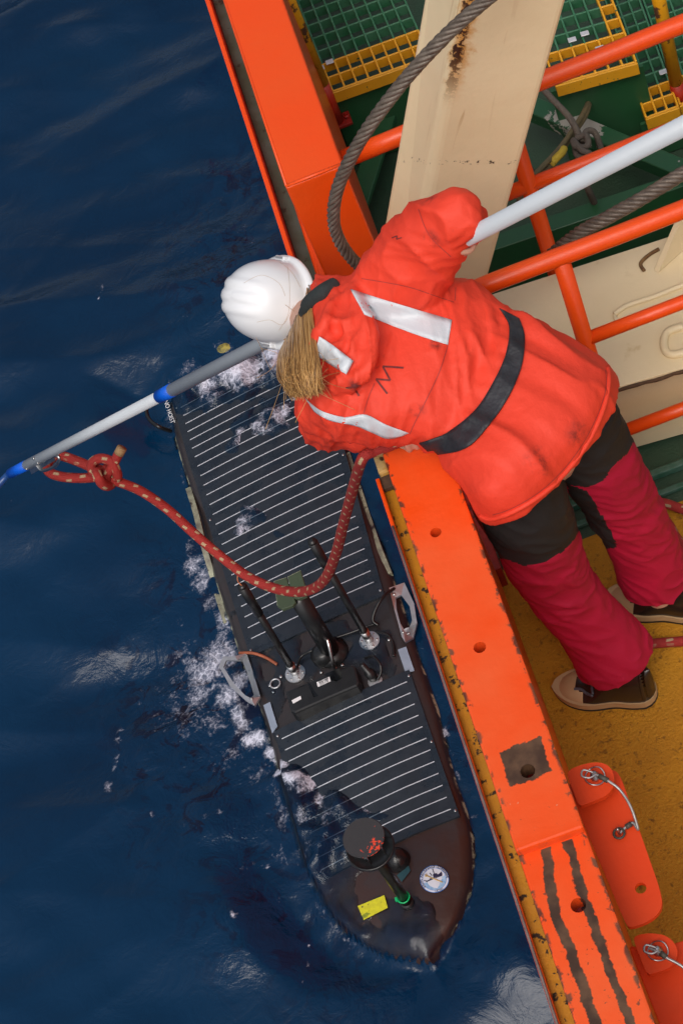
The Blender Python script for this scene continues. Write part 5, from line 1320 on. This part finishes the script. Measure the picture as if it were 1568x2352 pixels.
# seat between the legs, hidden under the jacket
sv, sf = sphere_me(P(1245, 1035, .99), (P(1330, 920, .99) - P(1245, 1035, .99)), Vector((-.12, -.10, .04)), Vector((0, 0, .14)))
obj('trouser_seat', sv, sf, m_tblk, person, True)

# ---------------- boots
m_boot = mat('brown_rubber', (.022, .014, .010), .22, col2=(.03, .02, .014), nscale=8, spec=.6)
m_tan = mat('tan_rubber', (.50, .33, .17), .5, col2=(.42, .26, .12), nscale=9, bump=.001)
m_sole = mat('dark_outsole', (.02, .015, .012), .7)
def boot(heel, toe, name_parent, letters=False):
    d = toe - heel; L = d.length; d.normalize(); s = Vector((0, 0, 1)).cross(d); root = None
    def W(x): f = x / L; return .036 + .014 * math.sin(math.pi * min(1, f * 1.05)) ** 1 + .009 * math.exp(-((f - .70) / .18) ** 2) - .006 * math.exp(-((f - .38) / .12) ** 2)
    xs = [0, .004, .012, .03] + list(np.linspace(.05, .93, 22) * L) + [L * .96, L * .98, L * .993, L]
    def wx(x):
        f = x / L; e = min(1, math.sqrt(max(0, 1 - ((f - .80) / .20) ** 2)) if f > .80 else 1); h_ = min(1, math.sqrt(max(0, 1 - ((.12 - f) / .12) ** 2)) if f < .12 else 1)
        return max(.002, W(x) * e * h_)
    def hz(x): f = x / L; return .155 - .03 * f if f < .38 else lerp(.1436, .062, sstep(.38, .66, f)) - .012 * sstep(.7, 1, f)
    V, F = [], []; K = 18
    for x in xs:
        w_ = wx(x); h_ = max(.03, hz(x) * (1 if x < .8 * L else max(.45, math.sqrt(max(0, 1 - ((x / L - .80) / .22) ** 2)))))
        for j in range(K + 1):
            a = math.pi * j / K; V.append(heel + d * x + s * (math.cos(a) * w_) + Vector((0, 0, .018 + (h_ - .018) * max(0, math.sin(a)) ** .62)))
    n = len(xs)
    for i in range(n - 1):
        for j in range(K): F.append((i * (K + 1) + j, i * (K + 1) + j + 1, (i + 1) * (K + 1) + j + 1, (i + 1) * (K + 1) + j))
    me = mesh(V, F, 'boot', True); me.materials.append(m_boot); me.materials.append(m_tan)
    for po in me.polygons:
        c = po.center - heel; x = c.dot(d) / L; lat = c.dot(s)
        if x > .735 + .05 * math.cos(lat * 70) - .02: po.material_index = 1
    up = add('boot', me, None, person)
    def band(z0, z1, off, m, nm, x0=0):
        xx = [x for x in xs if x >= x0]; ring = [heel + d * x + s * (wx(x) + off) for x in xx] + [heel + d * x - s * (wx(x) + off) for x in xx[::-1]]
        ring[len(xx) - 1] += d * off; 
        V, F = [], []; n = len(ring)
        for p in ring: V += [Vector((p.x, p.y, z0)), Vector((p.x, p.y, z1))]
        for i in range(n): k = (i + 1) % n; F.append((2 * i, 2 * k, 2 * k + 1, 2 * i + 1))
        F.append(tuple(2 * i + 1 for i in range(n))); F.append(tuple(2 * i for i in range(n - 1, -1, -1)))
        return obj(nm, V, F, m, up)
    band(.017, .040, .004, m_tan, 'welt'); band(.0055, .0175, .003, m_sole, 'outsole')
    return up
hl = P(1508, 1592, .02); te = P(1272, 1580, .02)
b1 = boot(Vector((hl.x, hl.y, 0)), Vector((te.x, te.y, 0)), None)
h2 = P(1622, 1402, .02); dd2 = Vector((te.x - hl.x, te.y - hl.y, 0))
rot = Matrix.Rotation(R(-6), 4, 'Z')
b2 = boot(Vector((h2.x, h2.y, 0)), Vector((h2.x, h2.y, 0)) + rot @ dd2, None)
# initials on the toe cap
bvb = BVHTree.FromPolygons([v.co for v in b1.data.vertices], [tuple(p.vertices) for p in b1.data.polygons])
def hitb(px, py):
    r = ray(px, py).normalized(); h, n_, i_, d_ = bvb.ray_cast(CAM, r); return None if h is None else h - r * .0015
def z4(x, y): return ((2130 + x / 3.136) / 1.70089, (2540 + y / 3.136) / 1.70089)
m_binkb = mat('blue_ink', (.02, .03, .10), .6)
for s_ in ([(228, 190), (262, 196), (225, 212)], [(240, 190), (236, 215)], [(210, 218), (252, 228), (215, 242), (255, 250), (210, 262)], [(208, 275), (275, 275), (262, 292), (240, 280)], [(240, 280), (250, 312), (205, 305)]):
    pts = [hitb(*z4(*q)) for q in s_]; pts = [p for p in pts if p is not None]
    if len(pts) > 1: tube('initials', pts, .0011, m_binkb, b1, 5)
# sheen of the moulded pattern, painted as pale grey lines on the upper
m_sheen = mat('painted_sheen', (.09, .09, .11), .3)
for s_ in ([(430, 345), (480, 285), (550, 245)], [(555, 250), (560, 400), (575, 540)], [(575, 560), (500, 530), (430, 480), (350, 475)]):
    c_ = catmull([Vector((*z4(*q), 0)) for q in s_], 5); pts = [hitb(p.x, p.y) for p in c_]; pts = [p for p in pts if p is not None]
    if len(pts) > 2: tube('moulding_sheen', pts, .004 if s_[0][0] > 500 else .0022, m_sheen, b1, 6)

# ---------------- head, hair, hard hat
ycam = (down * .95 - right * .22 + fwd * .05)
up_h = (-right * .80 - down * .06 - fwd * .60).normalized()
ear = (ycam - up_h * ycam.dot(up_h)).normalized(); face = ear.cross(up_h)
HC = PD(636, 694, 5.26)                                   # centre of the brim
HM = Matrix((face, ear, up_h)).transposed().to_4x4(); HM.translation = HC
def hat_shell():
    V, F = [], []; n, k = 26, 72
    for i in range(n + 1):
        th = math.pi / 2 * i / n                            # 0 = rim, 90 = top
        for j in range(k):
            a = 2 * math.pi * j / k; ca, sa = math.cos(a), math.sin(a)
            rx, ry, rz = .128, .108, .138
            ct, s_ = max(0, math.cos(th)) ** .82, max(0, math.sin(th)) ** .95
            x, y, z = rx * ct * ca, ry * ct * sa, rz * s_
            # three moulded ridges running fore and aft over the crown
            fade = sstep(-.105, -.045, x) * sstep(.25, .5, s_)
            r_ = sum(math.exp(-((y - yc) / wd) ** 4) for yc, wd in ((0, .013), (-.034, .011), (.034, .011)))
            nrm = Vector((x / rx ** 2, y / ry ** 2, z / rz ** 2)); nrm.normalize()
            p = Vector((x, y, z)) + nrm * (.0046 * fade * min(1, r_))
            # hollow pressed into the back above the rim
            p -= nrm * .004 * math.exp(-((a - math.pi) / .45) ** 2) * math.exp(-((th - .45) / .25) ** 2)
            V.append(p)
    for i in range(n):
        for j in range(k): F.append((i * k + j, i * k + (j + 1) % k, (i + 1) * k + (j + 1) % k, (i + 1) * k + j))
    o = len(V)
    def brimr(a):
        v = math.exp(-(min(a, 2 * math.pi - a) / .75) ** 2); return .014 + .038 * v + .005 * math.exp(-((a - math.pi) / .5) ** 2)
    for dr, dz in ((.35, -.003), (.75, -.006), (1.0, -.010), (1.0, -.016), (.9, -.018), (.3, -.012), (0, -.006)):
        for j in range(k):
            a = 2 * math.pi * j / k; b_ = brimr(a) * dr - (.003 if dz < -.010 and dr < .5 else 0); ca, sa = math.cos(a), math.sin(a)
            V.append(Vector(((.128 + b_) * ca, (.108 + b_) * sa, dz - .012 * math.exp(-(min(a, 2 * math.pi - a) / .7) ** 2) * dr)))
    prev = 0
    for r_ in range(7):
        for j in range(k):
            a_, b_ = (0 if r_ == 0 else o + (r_ - 1) * k), o + r_ * k
            F.append((a_ + j, b_ + j, b_ + (j + 1) % k, a_ + (j + 1) % k))
    return V, F
m_hat = mat('white_hat_plastic', (.80, .81, .83), .22, col2=(.76, .77, .79), nscale=5, coat=.3, spec=.5)
hv, hf = hat_shell(); hat = obj('hard_hat', xf(hv, HM), hf, m_hat, person, True)
for sgn in (1, -1):                                         # accessory slots at the ears
    bm = bmesh.new(); c_ = Vector((.005, sgn * .110, -.004))
    hexa(bm, [HM @ (c_ + Vector((x, y, z))) for z in (-.012, .014) for x, y in ((-.022, -.009), (.022, -.009), (.022, .009), (-.022, .009))], .005, 2); sl_ = bm_obj('slot_boss', bm, m_hat, hat)
    bm = bmesh.new(); c_ = Vector((.005, sgn * .114, .0115)); hexa(bm, [HM @ (c_ + Vector((x, y, z))) for z in (0, .0012) for x, y in ((-.015, -.003), (.015, -.003), (.015, .003), (-.015, .003))]); bm_obj('slot', bm, mat('slot_shadow', (.25, .25, .27), .6), sl_)
# stray hairs over the hat
m_hairs = [mat('hair_light', (.58, .33, .115), .38, spec=.6), mat('hair_mid', (.42, .215, .066), .4, spec=.6), mat('hair_dark', (.15, .072, .026), .45, spec=.6)]
bvhat = BVHTree.FromPolygons([v.co for v in hat.data.vertices], [tuple(p.vertices) for p in hat.data.polygons])
def hith(px, py):
    r = ray(px, py).normalized(); h, n_, i_, d_ = bvhat.ray_cast(CAM, r); return None if h is None else h - r * .0006
hair = thing_hair = None
V, F, U = [], [], []; mi = []
hv_parts = [[], [], []]
def strand_path(f, g, jit):
    """f: 0..1 across the tail, g: layer"""
    r0 = (lerp(648, 712, f), lerp(800, 668, f)); m1 = (lerp(641, 722, f), lerp(825, 782, f)); m2 = (lerp(645, 733, f), lerp(866, 850, f)); t_ = (lerp(672, 737, f) , lerp(908, 896, f))
    dz = [lerp(5.15, 4.96, f) - g * .012, lerp(5.02, 4.80, f) - g * .020 - .03 * math.sin(f * 3.14), lerp(4.88, 4.72, f) - g * .018 - .02 * math.sin(f * 3.14), 4.74 - g * .015]
    pts = []
    for (x, y), d_, am in zip((r0, m1, m2, t_), dz, (2, 3, 4, 7)):
        pts.append(PD(x + jit.gauss(0, am * .6), y + jit.gauss(0, am * .5), d_ + jit.gauss(0, .004)))
    pts[3] = pts[2].lerp(pts[3], jit.uniform(.35, 1.25) if jit.random() < .6 else 1.0)
    return pts
jit = random.Random(8)
for i in range(1500):
    f = jit.random(); g = jit.random() * 2.2; p = catmull(strand_path(f, g, jit), 6)
    _w, _p = jit.gauss(0, .0035), jit.uniform(0, 6)
    p = [q + right * (_w * math.sin(_p + 5 * n_ / len(p)) * n_ / len(p) * 2) for n_, q in enumerate(p)]
    k = 0 if jit.random() < .42 + .3 * (g / 2.2 - .5) else (1 if jit.random() < .7 else 2)
    rr = jit.uniform(.0007, .0014); hv_parts[k].append(tube_me(p, [rr * min(1, .35 + 2.4 * (1 - q / len(p))) for q in range(len(p))], 4))
for i in range(26):     # flyaways
    f = jit.random(); pts = strand_path(f, 2.2, jit); pts[-1] = pts[-1] + Vector((jit.gauss(0, .05), jit.gauss(0, .05), jit.gauss(0, .02))); pts[2] = pts[2] + Vector((jit.gauss(0, .015), jit.gauss(0, .015), 0))
    hv_parts[jit.randrange(2)].append(tube_me(catmull(pts, 6), .0006, 3))
for q in ([(588, 775), (600, 800), (612, 830), (622, 850)], [(600, 800), (640, 815), (620, 850), (590, 868)], [(655, 700), (690, 720), (712, 690)], [(700, 690), (715, 705), (705, 730)]):
    hv_parts[1].append(tube_me(catmull([PD(x, y, 5.12) for x, y in q], 6), .0006, 3))
for q in ([(660, 610), (665, 660), (662, 720), (640, 760)], [(560, 650), (600, 632), (640, 650), (655, 680)], [(590, 740), (620, 735), (650, 745), (675, 700)], [(640, 600), (670, 625), (690, 660)]):
    pts = [hith(x, y) for x, y in [(v.x, v.y) for v in catmull([Vector((a, b, 0)) for a, b in q], 8)]]; pts = [p for p in pts if p is not None]
    if len(pts) > 4: hv_parts[1].append(tube_me(pts, .0003, 3))
# hair over the back of the head under the hat
for i in range(420):
    a = jit.uniform(1.6, 4.0); p0 = HM @ Vector((.098 * math.cos(a), .084 * math.sin(a), .0)); p1 = HM @ Vector((.10 * math.cos(a), .086 * math.sin(a), -.035)); _f = jit.random(); p2 = PD(lerp(652, 716, _f) + jit.gauss(0, 3), lerp(806, 690, _f) + jit.gauss(0, 6), lerp(5.14, 4.93, _f))
    hv_parts[1 if jit.random() < .6 else 2].append(tube_me(catmull([p0, p1, p2], 5), .002, 4))
hm_ = []; Vh, Fh, idx_ = [], [], []
for k in range(3):
    v, f, u = merge(*hv_parts[k]); o = len(Vh); Vh += v; Fh += [tuple(i + o for i in q) for q in f]; idx_ += [k] * len(f)
hme = mesh(Vh, Fh, 'hair', True)
for m in m_hairs: hme.materials.append(m)
if len(hme.polygons) == len(idx_): hme.polygons.foreach_set('material_index', idx_)
add('hair', hme, None, person)

# ---------------- body under the clothes (one surface): head, trunk, limbs, gripping hands
m_skin = mat('skin', (.55, .30, .21), .5, col2=(.48, .24, .17), nscale=20)
def H(x, y, z): return HM @ Vector((x, y, z))
def vec(m, v): return (m.to_3x3() @ Vector(v))
parts = [sphere_me(H(.0, 0, -.005), vec(HM, (.098, 0, 0)), vec(HM, (0, .078, 0)), vec(HM, (0, 0, .11)), 24, 16),
         sphere_me(H(.030, 0, -.070), vec(HM, (.066, 0, 0)), vec(HM, (0, .058, 0)), vec(HM, (0, 0, .072)), 24, 14),
         sphere_me(H(.080, 0, -.118), vec(HM, (.022, 0, 0)), vec(HM, (0, .026, 0)), vec(HM, (0, 0, .02)), 14, 10),
         sphere_me(H(.104, 0, -.058), vec(HM, (.020, 0, 0)), vec(HM, (0, .013, 0)), vec(HM, (0, 0, .017)), 14, 10),
         sphere_me(H(.097, 0, -.036), vec(HM, (.011, 0, 0)), vec(HM, (0, .009, 0)), vec(HM, (0, 0, .028)), 12, 10),
         sphere_me(H(.088, 0, -.012), vec(HM, (.016, 0, 0)), vec(HM, (0, .05, 0)), vec(HM, (0, 0, .012)), 14, 10),
         sphere_me(H(.092, 0, -.090), vec(HM, (.010, 0, 0)), vec(HM, (0, .024, 0)), vec(HM, (0, 0, .009)), 14, 10)]
for sgn in (1, -1):
    parts.append(sphere_me(H(-.006, sgn * .078, -.045), vec(HM, (.017, 0, .004)), vec(HM, (0, .009, 0)), vec(HM, (-.004, 0, .030)), 12, 10))
    parts.append(sphere_me(H(.068, sgn * .042, -.058), vec(HM, (.022, 0, 0)), vec(HM, (0, .022, 0)), vec(HM, (0, 0, .02)), 12, 10))
def seg(pts, rs):
    V, F, U = tube_me(catmull(pts, 6), [float(x) for x in np.interp(np.linspace(0, 1, (len(pts) - 1) * 6 + 1), np.linspace(0, 1, len(rs)), rs)], 14); return V, F
nk = P(742, 785, 1.21); pel = P(1240, 1030, .96); hipL, hipR = P(1190, 1110, .93), P(1310, 975, .93)
parts += [seg([H(-.03, 0, -.06), nk], [.05, .055]), seg([nk, TS[3][0], TS[6][0], pel], [.06, .10, .09, .12]), seg([P(750, 930, 1.12), TS[1][0], P(890, 680, 1.25)], [.05, .07, .05]),
          seg([hipL, pel, hipR], [.08, .10, .08]), seg([hipL, P(1262, 1310, .58), P(1428, 1545, .13)], [.075, .05, .036]), seg([hipR, P(1425, 1155, .58), P(1516, 1375, .15)], [.075, .05, .036]),
          seg([P(890, 680, 1.25), P(1035, 505, 1.53)], [.05, .036])]
def fist(axis_p, axis_d, out_d, wrist, r_obj, from_elbow):
    """hand closed round a bar: four unequal fingers curled round the axis, thumb across the other way"""
    ad = axis_d.normalized(); od = (out_d - ad * out_d.dot(ad)).normalized(); td = ad.cross(od); R_ = r_obj + .0085; L = []
    palm = axis_p + od * (R_ + .006)
    L.append(sphere_me(palm, ad * .044, td * .030, od * .016, 16, 10)); L.append(seg([palm + od * .004, lerp(palm, wrist, .5), wrist, from_elbow], [.026, .026, .026, .034]))
    for i, (offs, span) in enumerate(((-.031, 215), (-.011, 235), (.010, 230), (.030, 200))):
        pts = [axis_p + ad * offs + (od * math.cos(R(a)) + td * math.sin(R(a))) * R_ for a in np.linspace(25, 25 + span, 7)]; L.append(seg(pts, [.0095, .0088, .0080, .0072]))
    base = palm - ad * .036 - td * .012
    pts = [base, axis_p - ad * .050 + (od * .6 - td * .8) * (R_ + .004), axis_p - ad * .046 + (-od * .5 - td * .85) * R_, axis_p - ad * .030 + (-od * .95 - td * .25) * (R_ + .006)]; L.append(seg(pts, [.013, .011, .0095, .008]))
    return L
elR = P(1038, 503, 1.53); outR = (elR - handR)
wrR = handR + (outR - dn * outR.dot(dn)).normalized() * .07
parts += fist(handR, dn, outR, wrR, .020, elR)
hl_ = rp_[min(range(len(rp_)), key=lambda i: abs(proj(rp_[i])[0] - 962))]; elL = P(748, 1000, .99); axL = Vector((.09, .0, 0)) + (P(930, 1010, 1.016) - P(880, 1028, 1.016))
outL = Vector((-.3, .8, .55))
wrL = hl_ + Vector((-.05, .055, .045))
parts += fist(hl_, axL, outL, wrL, .0145, elL) + [seg([P(750, 930, 1.12), elL], [.048, .036])]
bodym = remesh(parts, .0045, 2)
body = add('body', bodym, m_skin, person)
m_eye, m_iris, m_lip = mat('eye_white', (.75, .73, .70), .2), mat('iris', (.03, .06, .08), .2), mat('lips', (.42, .13, .11), .45)
for sgn in (1, -1):
    v, f = sphere_me(H(.083, sgn * .031, -.030), vec(HM, (.011, 0, 0)), vec(HM, (0, .0125, 0)), vec(HM, (0, 0, .0075)), 14, 10); ey_ = obj('eye', v, f, m_eye, body, True)
    v, f = sphere_me(H(.091, sgn * .031, -.030), vec(HM, (.004, 0, 0)), vec(HM, (0, .005, 0)), vec(HM, (0, 0, .005)), 12, 8); obj('iris', v, f, m_iris, ey_, True)
v, f = sphere_me(H(.100, 0, -.091), vec(HM, (.005, 0, 0)), vec(HM, (0, .021, 0)), vec(HM, (0, 0, .0055)), 14, 8); obj('lips', v, f, m_lip, body, True)
